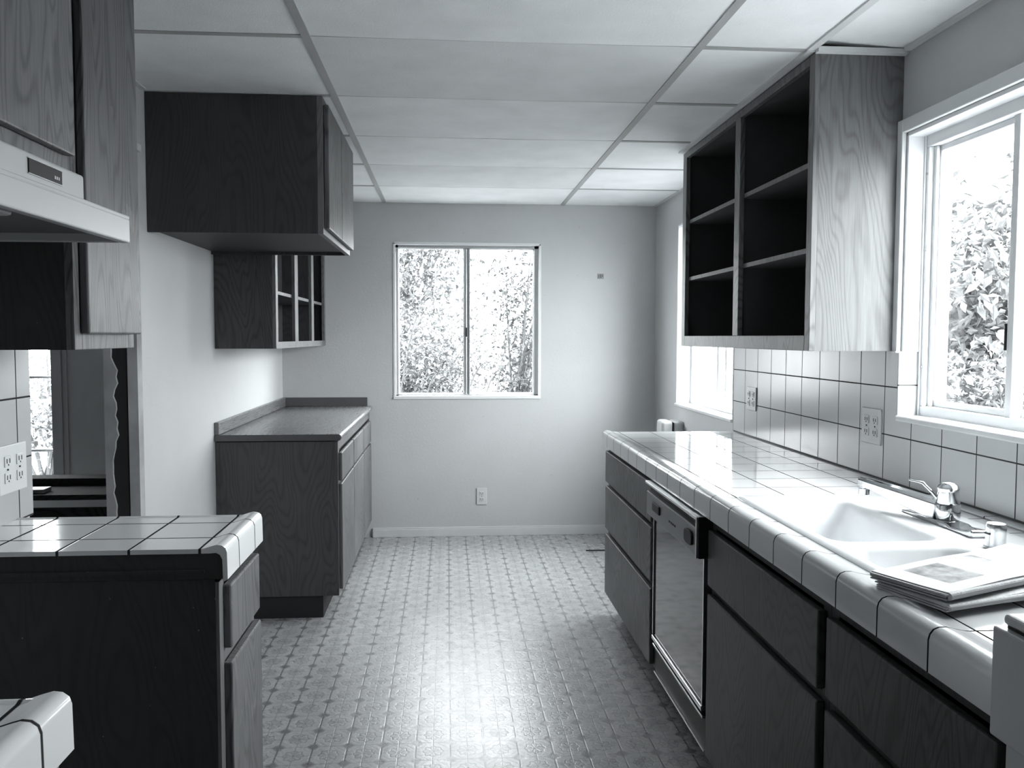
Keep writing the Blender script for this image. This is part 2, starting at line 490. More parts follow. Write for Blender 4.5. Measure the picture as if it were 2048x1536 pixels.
# ceiling: deck, fibre panels, grid
R1, R2, RX = -0.4098, 0.7596, 1.105
ceil = struct('ceiling', B((XA, XR + WT, YF, YB + WT, ZC + 0.13, ZC + 0.2)), M['wall_grey'])
ORG['ceiling'] = Vector((0, 0, 0))
ys = [YB - 0.612 * k for k in range(0, 13)]
ys[-1] = YF
rnd = random.Random(4)
def panel(x0, x1, y0, y1, mat, sag=0.0, tilt=0.0, z=ZC):
    bm = bmesh.new(); n = 10; rows = []
    for lay in (0, 1):
        g = []
        for i in range(n + 1):
            u = i / n; r = []
            for j in range(5):
                v = j / 4
                s_ = -sag * math.sin(PI * u) * (0.6 + 0.4 * math.sin(PI * v)) + tilt * v * v * (1 - u)
                r.append(bm.verts.new((x0 + (x1 - x0) * u, y0 + (y1 - y0) * v, z + s_ + lay * 0.014)))
            g.append(r)
        rows.append(g)
    for g in rows:
        for i in range(n):
            for j in range(4): bm.faces.new((g[i][j], g[i + 1][j], g[i + 1][j + 1], g[i][j + 1]))
    b, t = rows
    for i in range(n):
        bm.faces.new((b[i][0], b[i + 1][0], t[i + 1][0], t[i][0])); bm.faces.new((b[i][4], b[i + 1][4], t[i + 1][4], t[i][4]))
    for j in range(4):
        bm.faces.new((b[0][j], b[0][j + 1], t[0][j + 1], t[0][j])); bm.faces.new((b[n][j], b[n][j + 1], t[n][j + 1], t[n][j]))
    return obj('ceiling_panel', bm, mat, ceil, auto=30)
g_ = 0.002
for k in range(12):
    y1, y0 = ys[k], ys[k + 1]
    panel(R1 + g_, R2 - g_, y0 + 0.0025, y1 - 0.0025, M['panel_b'] if k in (1, 4) else M['panel_a'], sag=0.003 + 0.003 * rnd.random())
    panel(XL, R1 - g_, y0 + g_, y1 - g_, M['panel_a'], sag=0.002)
    if y1 > 2.60:
        panel(R2 + g_, (XR if y0 > 3.9 else RX + (0.28 if y0 > 3.7 else 0.0)) - g_, y0 + g_, y1 - g_, M['panel_a'], sag=0.001)
    else:
        panel(R2 + g_, RX - g_, y0 + g_, y1 - g_, M['panel_a'], sag=0.001)
        panel(RX + 0.01, XR, y0 + g_, y1 - g_, M['panel_a'], sag=0.0, tilt=0.022 if k == 5 else 0.0)
def tee(x0, x1, y0, y1, mat, z=0.004):
    obj('grid_runner', B((x0, x1, y0, y1, ZC - z, ZC + 0.001), ((x0 + x1) / 2 - 0.001, (x0 + x1) / 2 + 0.001, y0, y1, ZC, ZC + 0.03) if (y1 - y0) > (x1 - x0) else (x0, x1, (y0 + y1) / 2 - 0.001, (y0 + y1) / 2 + 0.001, ZC, ZC + 0.03)), mat, ceil)
tee(R1 - 0.013, R1 + 0.013, YF, YB, M['grid'])
tee(R2 - 0.013, R2 + 0.013, YF, YB, M['grid'])
for y in ys[1:-1]:
    obj('cross_tee', B((XL, R1 - 0.013, y - 0.012, y + 0.012, ZC - 0.003, ZC + 0.001)), M['grid'], ceil)
    obj('cross_tee', B((R1 + 0.013, R2 - 0.013, y - 0.0022, y + 0.0022, ZC - 0.001, ZC + 0.001)), M['grid'], ceil)
    xe = XR if y > 3.96 else RX
    obj('cross_tee', B((R2 + 0.013, xe, y - 0.012, y + 0.012, ZC - 0.003, ZC + 0.001)), M['grid'], ceil)
obj('wall_angle', B((1.088, 1.112, 2.53, 3.965, ZC - 0.010, ZC), (1.088, 1.112, YF, 2.53, ZC - 0.006, ZC)), M['grid_white'], ceil)
obj('wall_angle', B((1.112, XR, 2.505, 2.529, ZC - 0.016, ZC - 0.001)), M['grid_white'], ceil)
obj('wall_angle', B((XR - 0.020, XR, YF, 2.50, ZC - 0.010, ZC), (XR - 0.02, XR, 3.97, YB, ZC - 0.004, ZC)), M['grid_white'], ceil)
obj('wall_angle', B((XL, XL + 0.018, YF, 3.12, ZC - 0.006, ZC)), M['grid_white'], ceil)
for k in range(4):
    pass
# next room ceiling
struct('ceiling_next_room', B((XA, XL - LT, YF, YB, ZC, ZC + 0.02)), M['wall_grey'])

# torn doorway on the left: raw edge, cavity, ripped plasterboard
struct('trim_1', B((XL, XL + 0.004, LD1, LD1 + 0.040, 0, LDH), (XL - 0.03, XL + 0.004, LD1 - 0.006, LD1, 0, LDH)), M['raw'])
struct('trim_2', B((XL - LT - 0.002, XL - 0.03, LD1 - 0.004, LD1 - 0.0005, 0, LDH)), M['cavity'])  # flat sheet: black paper and the cavity's shade as one dark colour
bm = bmesh.new()
rnd = random.Random(11)
prof = [(XL - LT - 0.012, 0.0)]
zs = [0.0 + 0.0225 * i for i in range(0, 89)]
for i, z in enumerate(zs):
    wob = 0.020 + 0.008 * math.sin(z * 11.0 + 2.2) + 0.006 * math.sin(z * 27 + 0.4) + rnd.uniform(-0.006, 0.006)
    prof.append((XL - LT + max(0.006, wob), z))
prof.append((XL - LT - 0.012, zs[-1]))
prism(bm, prof, 'y', LD1 - 0.016, LD1 - 0.005)
struct('trim_3', bm, M['raw'])
struct('trim_4', B((XL - 0.001, XL + 0.010, LD1, LD1 + 0.060, LDH - 0.004, LDH + 0.02)), M['trim'])

# ------------------------------------------------------------------ windows
def win_root(name):
    o = bpy.data.objects.new(name, None); COL.objects.link(o); o['kind'] = 'structure'; ORG[o.name] = Vector((0, 0, 0)); return o

# back window: aluminium slider in a plain plaster reveal with a thin white bead
w1 = win_root('window_1')
a, b, c, d = W1
obj('window_bead', B((a - 0.004, b + 0.004, YB - 0.004, YB + 0.02, d - 0.012, d + 0.004), (a - 0.004, b + 0.004, YB - 0.008, YB + 0.02, c - 0.006, c + 0.014),
    (a - 0.004, a + 0.012, YB - 0.004, YB + 0.02, c, d), (b - 0.010, b + 0.004, YB - 0.004, YB + 0.02, c, d)), M['trim'], w1, bevel=0.002)
fy0, fy1 = YB + 0.03, YB + 0.075
obj('window_frame', B((a, b, fy0, fy1, d - 0.03, d), (a, b, fy0, fy1, c, c + 0.024), (a, a + 0.030, fy0, fy1, c, d), (b - 0.040, b, fy0, fy1, c, d)), M['frame'], w1, bevel=0.002)
xm = 0.125
obj('meeting_stile', B((xm - 0.017, xm + 0.001, fy0 + 0.004, fy1 - 0.006, c + 0.024, d - 0.03), (xm + 0.001, xm + 0.019, fy0 + 0.018, fy1 + 0.006, c + 0.024, d - 0.03)), M['frame'], w1, bevel=0.002)
obj('window_latch', B((xm - 0.004, xm + 0.004, fy0 - 0.006, fy0 + 0.004, 1.335, 1.395)), M['black'], w1, bevel=0.002)
for x0, x1 in ((a + 0.03, xm - 0.017), (xm + 0.019, b - 0.040)):
    obj('window_sash', B((x0, x1, fy0 + 0.01, fy0 + 0.03, c + 0.024, c + 0.032), (x0, x1, fy0 + 0.01, fy0 + 0.03, d - 0.036, d - 0.03), (x0, x0 + 0.005, fy0 + 0.01, fy0 + 0.03, c + 0.03, d - 0.034), (x1 - 0.005, x1, fy0 + 0.01, fy0 + 0.03, c + 0.03, d - 0.034)), M['vinyl'], w1)
    obj('window_pane', B((x0, x1, fy0 + 0.018, fy0 + 0.022, c + 0.024, d - 0.03)), M['glass'], w1)

# far right window
w2 = win_root('window_2')
a, b, c, d = W2
obj('window_sill', B((XR - 0.012, XR + 0.10, a, b + 0.004, c - 0.004, c + 0.012)), M['trim'], w2, bevel=0.003)
obj('window_jamb', B((XR - 0.002, XR + 0.10, b - 0.010, b + 0.002, c + 0.012, d), (XR - 0.002, XR + 0.10, a - 0.002, a + 0.01, c + 0.012, d), (XR - 0.002, XR + 0.10, a, b, d - 0.010, d)), M['trim'], w2, bevel=0.002)
fx0, fx1 = XR + 0.085, XR + 0.125
obj('window_frame', B((fx0, fx1, a, b, c + 0.012, c + 0.042), (fx0, fx1, a, b, d - 0.04, d - 0.01), (fx0, fx1, a + 0.01, a + 0.035, c + 0.042, d - 0.04), (fx0, fx1, b - 0.042, b - 0.01, c + 0.042, d - 0.04)), M['vinyl'], w2, bevel=0.002)
obj('meeting_stile', B((fx0 + 0.004, fx1, 4.53, 4.565, c + 0.042, d - 0.04), (fx0 + 0.004, fx1 - 0.01, 4.40, 4.425, c + 0.042, d - 0.04)), M['vinyl'], w2, bevel=0.002)
obj('window_pane', B((fx0 + 0.018, fx0 + 0.022, a + 0.035, b - 0.042, c + 0.042, d - 0.04)), M['glass'], w2)

# big right window above the sink
w3 = win_root('window_3')
a, b, c, d = W3
cs = 0.040
obj('window_casing', B((XR - 0.016, XR - 0.001, b - 0.002, b + cs - 0.008, 1.290, d + cs), (XR - 0.016, XR - 0.001, a - cs, b - 0.002, d, d + cs), (XR - 0.016, XR - 0.001, a - cs, a, 1.290, d)), M['trim'], w3, bevel=0.003)
obj('window_jamb', B((XR - 0.001, XR + 0.055, b - 0.012, b - 0.001, 1.290, d), (XR - 0.001, XR + 0.055, a, b, d - 0.012, d), (XR - 0.001, XR + 0.055, a, a + 0.012, 1.29, d)), M['trim'], w3, bevel=0.002)
fx0, fx1 = XR + 0.055, XR + 0.125
obj('window_frame', B((fx0, fx1, a, b, c + 0.010, c + 0.040), (fx0, fx1, a, b, d - 0.045, d), (fx0, fx1, b - 0.030, b, c + 0.040, d - 0.045), (fx0, fx1, a, a + 0.03, c + 0.040, d - 0.045),
    (fx0 + 0.015, fx0 + 0.025, b - 0.045, b - 0.030, c + 0.04, d - 0.045), (fx0 - 0.006, fx0, b - 0.018, b - 0.012, c + 0.01, d)), M['vinyl'], w3, bevel=0.0025)
ym = 2.105
sb = M['vinyl']
s0, s1 = fx0 + 0.028, fx0 + 0.052
obj('window_sash', B((s0, s1, ym, b - 0.030, c + 0.040, c + 0.058), (s0, s1, ym, b - 0.03, d - 0.062, d - 0.045), (s0, s1, b - 0.048, b - 0.03, c + 0.058, d - 0.062), (s0 - 0.01, s1, ym - 0.012, ym + 0.014, c + 0.04, d - 0.045)), sb, w3, bevel=0.002)
obj('window_latch', B((s0 - 0.014, s0 - 0.004, ym + 0.014, ym + 0.020, 1.30, 1.372)), M['black'], w3, bevel=0.002)
obj('window_sash', B((s0 + 0.02, s1 + 0.02, a + 0.03, ym - 0.012, c + 0.040, c + 0.058), (s0 + 0.02, s1 + 0.02, a + 0.03, ym - 0.012, d - 0.062, d - 0.045), (s0 + 0.02, s1 + 0.02, a + 0.03, a + 0.048, c + 0.058, d - 0.062)), sb, w3, bevel=0.002)
obj('window_pane', B((s0 + 0.010, s0 + 0.014, ym + 0.014, b - 0.048, c + 0.058, d - 0.062)), M['glass'], w3)
obj('window_pane', B((s0 + 0.030, s0 + 0.034, a + 0.048, ym - 0.012, c + 0.058, d - 0.062)), M['glass'], w3)
for z in (1.245, 1.60, 1.83):
    bm = bmesh.new(); lathe(bm, [(0.0035, 0), (0.0035, -0.002)], (fx0, b - 0.022 + 0.0, z), 10, 'x')
    obj('screw', bm, M['chrome_soft'], w3)

# window of the next room
w4 = win_root('window_4')
a, b, c, d = W4
obj('window_casing', B((b, b + 0.065, YB - 0.018, YB - 0.001, c - 0.05, d + 0.06), (a - 0.06, b, YB - 0.018, YB - 0.001, d, d + 0.06), (a - 0.06, a, YB - 0.018, YB - 0.001, c, d), (b + 0.065, b + 0.098, YB - 0.010, YB - 0.001, c - 0.05, d + 0.06)), plain('grey_casing', 0.36, 0.5), w4, bevel=0.003)
obj('window_frame', B((a, b, YB + 0.03, YB + 0.07, c, c + 0.03), (a, b, YB + 0.03, YB + 0.07, d - 0.03, d), (b - 0.012, b, YB + 0.03, YB + 0.07, c, d), (a, a + 0.03, YB + 0.03, YB + 0.07, c, d)), M['vinyl'], w4)
for z in (0.593, 1.068, 1.54):
    obj('muntin', B((a + 0.03, b - 0.012, YB + 0.035, YB + 0.06, z - 0.008, z + 0.008)), M['vinyl'], w4, bevel=0.002)
obj('window_pane', B((a + 0.03, b - 0.012, YB + 0.046, YB + 0.05, c + 0.03, d - 0.03)), M['glass'], w4)

# ------------------------------------------------------------------ tile work on the walls (part of the room shell)
t = thing('wall_tiling', 'pale square-tiled backsplash with dark grout behind the sink counter', 'backsplash', (XR, 3.0, 0.879))
obj('tile_field', B((XR - 0.008, XR - 0.0005, 2.547, 4.005, 0.872, 1.291), (XR - 0.008, XR - 0.0005, 2.507, 2.547, 0.872, 1.291), (XR - 0.008, XR - 0.0005, 1.06, 2.507, 0.872, 1.078)), M['tile_splash'], t)
obj('reveal_tiles', B((XR - 0.009, XR + 0.055, 2.499, 2.507, 1.084, 1.290)), M['tile_reveal'], t, bevel=0.004, label='glossy white reveal tiles')
obj('sill_tiles', B((XR - 0.014, XR + 0.055, 1.50, 2.507, 1.076, 1.0945)), M['enamel'], t, bevel=0.005, seg=3, label='glossy white bullnose sill')
obj('cap_tiles', B((XR - 0.020, XR + 0.050, 2.500, 2.530, 1.287, 1.292)), M['enamel'], t, bevel=0.002)
obj('grout_joint', B((XR - 0.0115, XR - 0.008, 2.31, 3.985, CT, CT + 0.005), (XR - 0.0115, XR - 0.008, 1.06, 2.31, CT + 0.006, CT + 0.011)), M['slot'], t)
t = thing('wall_tiling', 'grey-white tiled wall strip beside the doorway, left of the range hood counter', 'backsplash', (XL, 2.0, 0.879))
obj('tile_field', B((XL + 0.0005, XL + 0.010, YF + 0.8, LD0 + 0.001, 0.872, 1.60)), M['tile_lwall'], t, bevel=0.002)

# ------------------------------------------------------------------ outlets
def outlet(label, c, n, gang=2, w_=0.118, h=0.116, group=None, phone=False):
    """c centre on the wall, n = '+x','-x','-y'"""
    t = thing('wall_outlet', label, 'outlet', c, group)
    def put(u0, u1, z0, z1, d0, d1):
        if n == '-x': return (c[0] - d1, c[0] - d0, c[1] + u0, c[1] + u1, c[2] + z0, c[2] + z1)
        if n == '+x': return (c[0] + d0, c[0] + d1, c[1] + u0, c[1] + u1, c[2] + z0, c[2] + z1)
        return (c[0] + u0, c[0] + u1, c[1] - d1, c[1] - d0, c[2] + z0, c[2] + z1)
    obj('cover_plate', B(put(-w_ / 2, w_ / 2, -h / 2, h / 2, 0.0005, 0.006)), M['plate'], t, bevel=0.002)
    us = [0] if gang == 1 else [-w_ * 0.22, w_ * 0.22]
    for u in us:
        for z in (-0.020, 0.020):
            obj('socket', B(put(u - 0.015, u + 0.015, z - 0.013, z + 0.013, 0.006, 0.0085)), M['plate'], t, bevel=0.003)
            obj('slot', B(put(u - 0.008, u - 0.005, z - 0.004, z + 0.007, 0.0085, 0.0092), put(u + 0.005, u + 0.008, z - 0.004, z + 0.007, 0.0085, 0.0092), put(u - 0.002, u + 0.002, z - 0.010, z - 0.006, 0.0085, 0.0092)), M['slot'], t)
        obj('screw', B(put(u - 0.002, u + 0.002, -0.002, 0.002, 0.006, 0.0085)), M['slot'], t)
    return t
outlet('single white outlet low on the back wall under the window', (0.225, YB, 0.266), '-y', 1, 0.068, 0.112)
outlet('double white outlet plate on the tiled backsplash, the one nearer the sink faucet', (XR - 0.008, 2.652, 1.045), '-x', 2, 0.124, 0.116)
outlet('double white outlet plate at the far end of the tiled backsplash, near the small window', (XR - 0.008, 3.75, 1.054), '-x', 2, 0.118, 0.106)
outlet('double outlet plate on the left tiled wall above the left tile counter', (XL + 0.010, 2.14, 1.010), '+x', 2, 0.130, 0.118)
t = thing('phone_jack', 'tiny square wall jack bracket high on the back wall right of the window', 'wall jack', (1.02, YB, 1.739))
obj('jack_plate', B((0.998, 1.042, YB - 0.004, YB - 0.0005, 1.722, 1.757)), plain('jack_grey', 0.30, 0.5), t, bevel=0.001)
obj('jack_slot', B((1.006, 1.010, YB - 0.006, YB - 0.004, 1.728, 1.750), (1.018, 1.023, YB - 0.006, YB - 0.004, 1.728, 1.752), (1.030, 1.034, YB - 0.006, YB - 0.004, 1.734, 1.750)), M['slot'], t)

# ------------------------------------------------------------------ right base cabinets
CT = 0.879
def front(name, parent, x, y0, y1, z0, z1, mat, th=0.019, side=1):
    """overlay door or drawer front, x = front face, side=1 faces -x (right run), side=-1 faces +x (left run)"""
    x0, x1 = (x, x + th) if side == 1 else (x - th, x)
    bm = bmesh.new()
    k = 0.010
    if side == 1: prof = [(x1, None), (x0, None)]
    box(bm, x0, x1, y0, y1, z0, z1)
    return obj(name, bm, mat, parent, bevel=0.004, seg=2)

FX = 0.748   # front faces of doors; frame at 0.770
def base_right(label, y0, y1, pieces, kick=True, far_end=False, mat='oak_front'):
    t = thing('base_cabinet', label, 'cabinet', ((0.77 + XR) / 2, (y0 + y1) / 2, 0))
    obj('carcass', B((0.790, XR - 0.012, y0 + 0.001, y1 - 0.001, 0.10, 0.812 if far_end else 0.695)), M['oak'] if far_end else M['oak_dark'], t)
    # face frame
    st = 0.035
    fr = [(0.768, 0.790, y0 + 0.001, y0 + st, 0.10, 0.812), (0.768, 0.790, y1 - st, y1 - 0.001, 0.10, 0.812), (0.768, 0.790, y0 + st, y1 - st, 0.785, 0.812), (0.768, 0.790, y0 + st, y1 - st, 0.10, 0.13)]
    for z in [p[2] for p in pieces[1:]]:
        fr.append((0.768, 0.790, y0 + st, y1 - st, z - 0.015, z + 0.015))
    obj('face_frame', B(*fr), M['oak_dark'], t)
    obj('toe_kick', B((0.835, 0.850, y0 + 0.002, y1 - 0.002, 0.0, 0.10)), M['kick'], t)
    for (nm, z0, z1, zz) in [(p[0], p[1], p[2], p[2]) for p in pieces]:
        front(nm, t, FX, y0 + 0.018, y1 - 0.018, z0, z1, M[mat])
    return t
base_right('oak drawer cabinet at the far end of the sink counter with three stacked drawers', 3.025, 3.962,
    [('drawer_front', 0.648, 0.795), ('drawer_front', 0.425, 0.628), ('drawer_front', 0.112, 0.398)], far_end=True)
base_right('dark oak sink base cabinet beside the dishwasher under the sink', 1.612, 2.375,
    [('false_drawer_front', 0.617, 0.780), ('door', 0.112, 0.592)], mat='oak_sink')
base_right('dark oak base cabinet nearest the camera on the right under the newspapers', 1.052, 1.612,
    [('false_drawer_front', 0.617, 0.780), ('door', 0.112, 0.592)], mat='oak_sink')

# dishwasher
t = thing('dishwasher', 'built-in dishwasher with glossy black door and grey control panel', 'dishwasher', (1.05, 2.69, 0))
y0, y1 = 2.383, 3.018
obj('tub', B((0.800, XR - 0.05, y0, y1, 0.10, 0.812)), M['black'], t)
obj('door_panel', B((0.752, 0.800, y0 + 0.012, y1 - 0.030, 0.245, 0.686)), M['dw_glass'], t, bevel=0.003)
obj('door_trim', B((0.747, 0.800, y0 + 0.004, y0 + 0.011, 0.245, 0.686)), M['chrome_soft'], t)
obj('door_trim', B((0.747, 0.800, y1 - 0.029, y1 - 0.022, 0.245, 0.686)), M['chrome_soft'], t)
obj('control_panel', B((0.725, 0.800, y0 + 0.006, y1 - 0.004, 0.690, 0.775)), M['dw_panel'], t, bevel=0.004)
obj('handle_recess', B((0.742, 0.800, y0 + 0.010, y1 - 0.008, 0.775, 0.800)), M['black'], t)
obj('top_trim', B((0.720, 0.760, y0 + 0.002, y1, 0.800, 0.811), (0.720, 0.760, y0 - 0.002, y0 + 0.007, 0.688, 0.811)), M['chrome_soft'], t, bevel=0.003)
obj('side_shroud', B((0.728, 0.800, y0 - 0.006, y0 - 0.003, 0.688, 0.811)), M['black'], t)
obj('lower_trim', B((0.744, 0.790, y0 + 0.006, y1 - 0.022, 0.228, 0.243), (0.748, 0.790, y0 + 0.006, y1 - 0.022, 0.205, 0.212)), M['chrome_soft'], t, bevel=0.002)
obj('access_panel', B((0.760, 0.795, y0 + 0.008, y1 - 0.022, 0.108, 0.204)), M['black'], t, bevel=0.002)
obj('bottom_trim', B((0.755, 0.795, y0 + 0.008, y1 - 0.022, 0.102, 0.108)), M['chrome_soft'], t)
obj('toe_kick', B((0.835, 0.850, y0, y1, 0.0, 0.10)), M['kick'], t)
obj('latch_switch', B((0.719, 0.726, 2.815, 2.910, 0.722, 0.752)), M['black'], t, bevel=0.003)
bm = bmesh.new()
prism(bm, [(2.462 + 0.040 * math.copysign(abs(math.cos(a)) ** 0.6, math.cos(a)), 0.735 + 0.022 * math.copysign(abs(math.sin(a)) ** 0.6, math.sin(a))) for a in [2 * PI * k / 28 for k in range(28)]], 'x', 0.717, 0.726)
obj('timer_knob', bm, M['black'], t, bevel=0.002)
for k in range(4):
    obj('indicator', B((0.7235, 0.7255, 2.622 + 0.022 * k, 2.632 + 0.022 * k, 0.726, 0.732)), M['black'], t)

# ------------------------------------------------------------------ right tiled countertop with a hole for the sink
SX0, SX1, SY0, SY1 = 0.822, 1.282, 1.500, 2.312
t = thing('countertop', 'long white square-tiled countertop with dark grout along the right wall', 'countertop', (1.05, 2.5, 0.815))
cy0, cy1, cx0, cx1 = 1.056, 3.985, 0.808, XR - 0.009
bm = B((cx0, SX0, cy0, cy1, 0.850, CT), (SX1, cx1, cy0, cy1, 0.850, CT), (SX0, SX1, SY1, cy1, 0.850, CT), (SX0, SX1, cy0, SY0, 0.850, CT))
obj('tile_surface', bm, M['tile_ctr'], t)
prof = [(0.808, 0.852), (0.808, CT), (0.800, CT + 0.0005), (0.784, CT + 0.004), (0.770, CT + 0.0075), (0.757, CT + 0.0075), (0.748, CT + 0.004), (0.7425, CT - 0.003), (0.740, CT - 0.012), (0.740, 0.816), (0.752, 0.812), (0.760, 0.812), (0.760, 0.852)]
bm = bmesh.new(); prism(bm, prof, 'y', cy0, cy1)
obj('edge_tiles', bm, M['tile_ctr'], t, auto=50)
bm = bmesh.new(); prism(bm, [(cy1, 0.816), (cy1 + 0.012, 0.816), (cy1 + 0.014, CT - 0.010), (cy1 + 0.009, CT - 0.001), (cy1, CT)], 'x', 0.742, cx1)
obj('end_tiles', bm, M['tile_ctr'], t, auto=50)
obj('substrate', B((0.790, SX0 - 0.006, cy0, cy1 - 0.03, 0.8125, 0.850), (SX0 - 0.006, cx1, SY1 + 0.006, cy1 - 0.03, 0.8125, 0.850), (SX0 - 0.006, cx1, cy0, SY0 - 0.006, 0.8125, 0.850), (SX1 + 0.006, cx1, SY0 - 0.006, SY1 + 0.006, 0.8125, 0.850)), M['oak_dark'], t)
# raised tile ledge along the wall behind the sink
obj('ledge_tiles', B((1.345, cx1, cy0, 2.30, CT, CT + 0.006)), M['tile_ctr'], t, bevel=0.003)

# ------------------------------------------------------------------ sink
def rrect(x0, x1, y0, y1, r, z, n=6):
    pts = []
    for (cx_, cy_, a0) in ((x1 - r, y1 - r, 0), (x0 + r, y1 - r, PI / 2), (x0 + r, y0 + r, PI), (x1 - r, y0 + r, 1.5 * PI)):
        for k in range(n + 1):
            a = a0 + PI / 2 * k / n
            pts.append((cx_ + r * math.cos(a), cy_ + r * math.sin(a), z))
    return pts
t = thing('kitchen_sink', 'white porcelain double-bowl sink set into the tiled counter', 'sink', (1.05, 1.905, 0.70))
RZ = CT + 0.007
bm = bmesh.new()
def ring(pts): 
    v = [bm.verts.new(p) for p in pts]
    e = [bm.edges.new((v[i], v[(i + 1) % len(v)])) for i in range(len(v))]
    return v, e
def bridge(a, b):
    for i in range(len(a)): bm.faces.new((a[i], a[(i + 1) % len(a)], b[(i + 1) % len(b)], b[i]))
ox = (SX0 - 0.008, SX1 + 0.008, SY0 - 0.008, SY1 + 0.008)
ov, oe = ring(rrect(*[ox[0] + 0.006, ox[1] - 0.006, ox[2] + 0.006, ox[3] - 0.006], 0.018, RZ))
ov2, _ = ring(rrect(*ox, 0.02, CT + 0.001))
ov3, _ = ring(rrect(SX0 + 0.003, SX1 - 0.003, SY0 + 0.003, SY1 - 0.003, 0.02, CT - 0.03))
bridge(ov, ov2); bridge(ov2, ov3)
bowls = []
edges = list(oe)
for (x0, x1, y0, y1, dep) in ((0.842, 1.105, 1.765, 2.262, 0.17), (0.842, 1.105, 1.532, 1.730, 0.15)):
    prev = None
    for (ins, dz, r) in ((0, 0, 0.05), (0.006, 0.003, 0.048), (0.012, 0.012, 0.045), (0.022, dep * 0.6, 0.045), (0.034, dep * 0.9, 0.05), (0.055, dep * 0.985, 0.05), (0.075, dep, 0.04)):
        v, e = ring(rrect(x0 + ins, x1 - ins, y0 + ins, y1 - ins, r if r < (y1 - y0) / 2 - ins else (y1 - y0) / 2 - ins - 0.004, RZ - dz))
        if prev is None: edges += e
        else: bridge(prev, v)
        prev = v
    bm.faces.new(prev)
bmesh.ops.triangle_fill(bm, use_beauty=True, use_dissolve=False, edges=edges)
so = obj('basin', bm, M['enamel'], t, auto=45)
for (x_, y_, dep) in ((0.975, 2.01, 0.17), (0.975, 1.63, 0.15)):
    bm = bmesh.new(); lathe(bm, [(0.040, 0), (0.040, 0.003), (0.032, 0.004), (0.028, 0.001)], (x_, y_, RZ - dep), 24)
    obj('drain', bm, M['chrome'], t, auto=40)

# faucet
t = thing('kitchen_faucet', 'chrome single-lever kitchen faucet with long angled spout behind the sink', 'faucet', (1.195, 1.93, RZ))
bm = bmesh.new()
prism(bm, [(1.780, RZ), (2.075, RZ), (2.070, RZ + 0.006), (1.985, RZ + 0.011), (1.875, RZ + 0.011), (1.860, RZ + 0.007), (1.800, RZ + 0.012), (1.782, RZ + 0.018), (1.776, RZ + 0.014)], 'x', 1.165, 1.222)
obj('deck_plate', bm, M['chrome'], t, bevel=0.003, auto=50)
fc = (1.200, 1.925, RZ + 0.009)
bm = bmesh.new(); lathe(bm, [(0.022, 0), (0.0265, 0.004), (0.0275, 0.012), (0.0275, 0.036), (0.0262, 0.040)], fc, 32)
obj('faucet_body', bm, M['chrome'], t, auto=35)
bm = bmesh.new(); lathe(bm, [(0.0255, 0.041), (0.0262, 0.044), (0.0235, 0.070), (0.0240, 0.074), (0.0255, 0.078), (0.0215, 0.085), (0.012, 0.0905), (0.004, 0.092)], fc, 32)
obj('faucet_cap', bm, M['chrome'], t, auto=35)
tip = Vector((1.098, 2.160, 0.957)); root = Vector((1.193, 1.945, 0.929))
d = (tip - root); d.normalize(); side = d.cross(Vector((0, 0, 1))).normalized(); upv = side.cross(d)
rings = []
for f, w2_, hu, hd in ((0.0, 0.022, 0.010, 0.036), (0.12, 0.022, 0.010, 0.035), (0.5, 0.020, 0.009, 0.025), (0.88, 0.017, 0.008, 0.015), (0.97, 0.016, 0.008, 0.013), (1.0, 0.012, 0.003, 0.010)):
    p = root.lerp(tip, f)
    rings.append([p + side * (w2_ * a_) + upv * (hu * b_ if b_ > 0 else hd * b_ * 1.0) for a_, b_ in ((-1, 0.3), (-0.6, 1), (0.6, 1), (1, 0.3), (0.75, -1), (-0.95, -1))])
bm = bmesh.new(); loft(bm, rings)
obj('spout', bm, M['chrome'], t, bevel=0.002, auto=35)
bm = bmesh.new(); lathe(bm, [(0.0125, 0), (0.0125, -0.014), (0.0145, -0.016), (0.0145, -0.032), (0.012, -0.034)], tuple(root.lerp(tip, 0.94) - upv * 0.006), 20)
obj('aerator', bm, M['chrome'], t, auto=35)
bm = bmesh.new(); tube(bm, [(1.180, 1.938, 0.946), (1.170, 1.944, 0.960), (1.158, 1.952, 0.974), (1.154, 1.956, 0.980), (1.146, 1.962, 0.982), (1.128, 1.975, 0.985)], [0.0048, 0.0042, 0.0038, 0.0042, 0.0030, 0.0022], 10)
obj('lever', bm, M['chrome'], t, auto=60)

t = thing('sink_air_gap', 'small chrome air-gap cylinder standing behind the sink right of the faucet', 'air gap', (1.165, 1.695, RZ))
bm = bmesh.new(); lathe(bm, [(0.024, 0.0005), (0.024, 0.003), (0.0205, 0.005), (0.0198, 0.034), (0.0205, 0.036), (0.0205, 0.048), (0.0185, 0.053), (0.012, 0.0545)], (1.165, 1.695, RZ), 30)
obj('air_gap_cap', bm, M['satin'], t, auto=35)
obj('air_gap_slot', B((1.1442, 1.1500, 1.686, 1.704, RZ + 0.030, RZ + 0.033)), M['slot'], t)

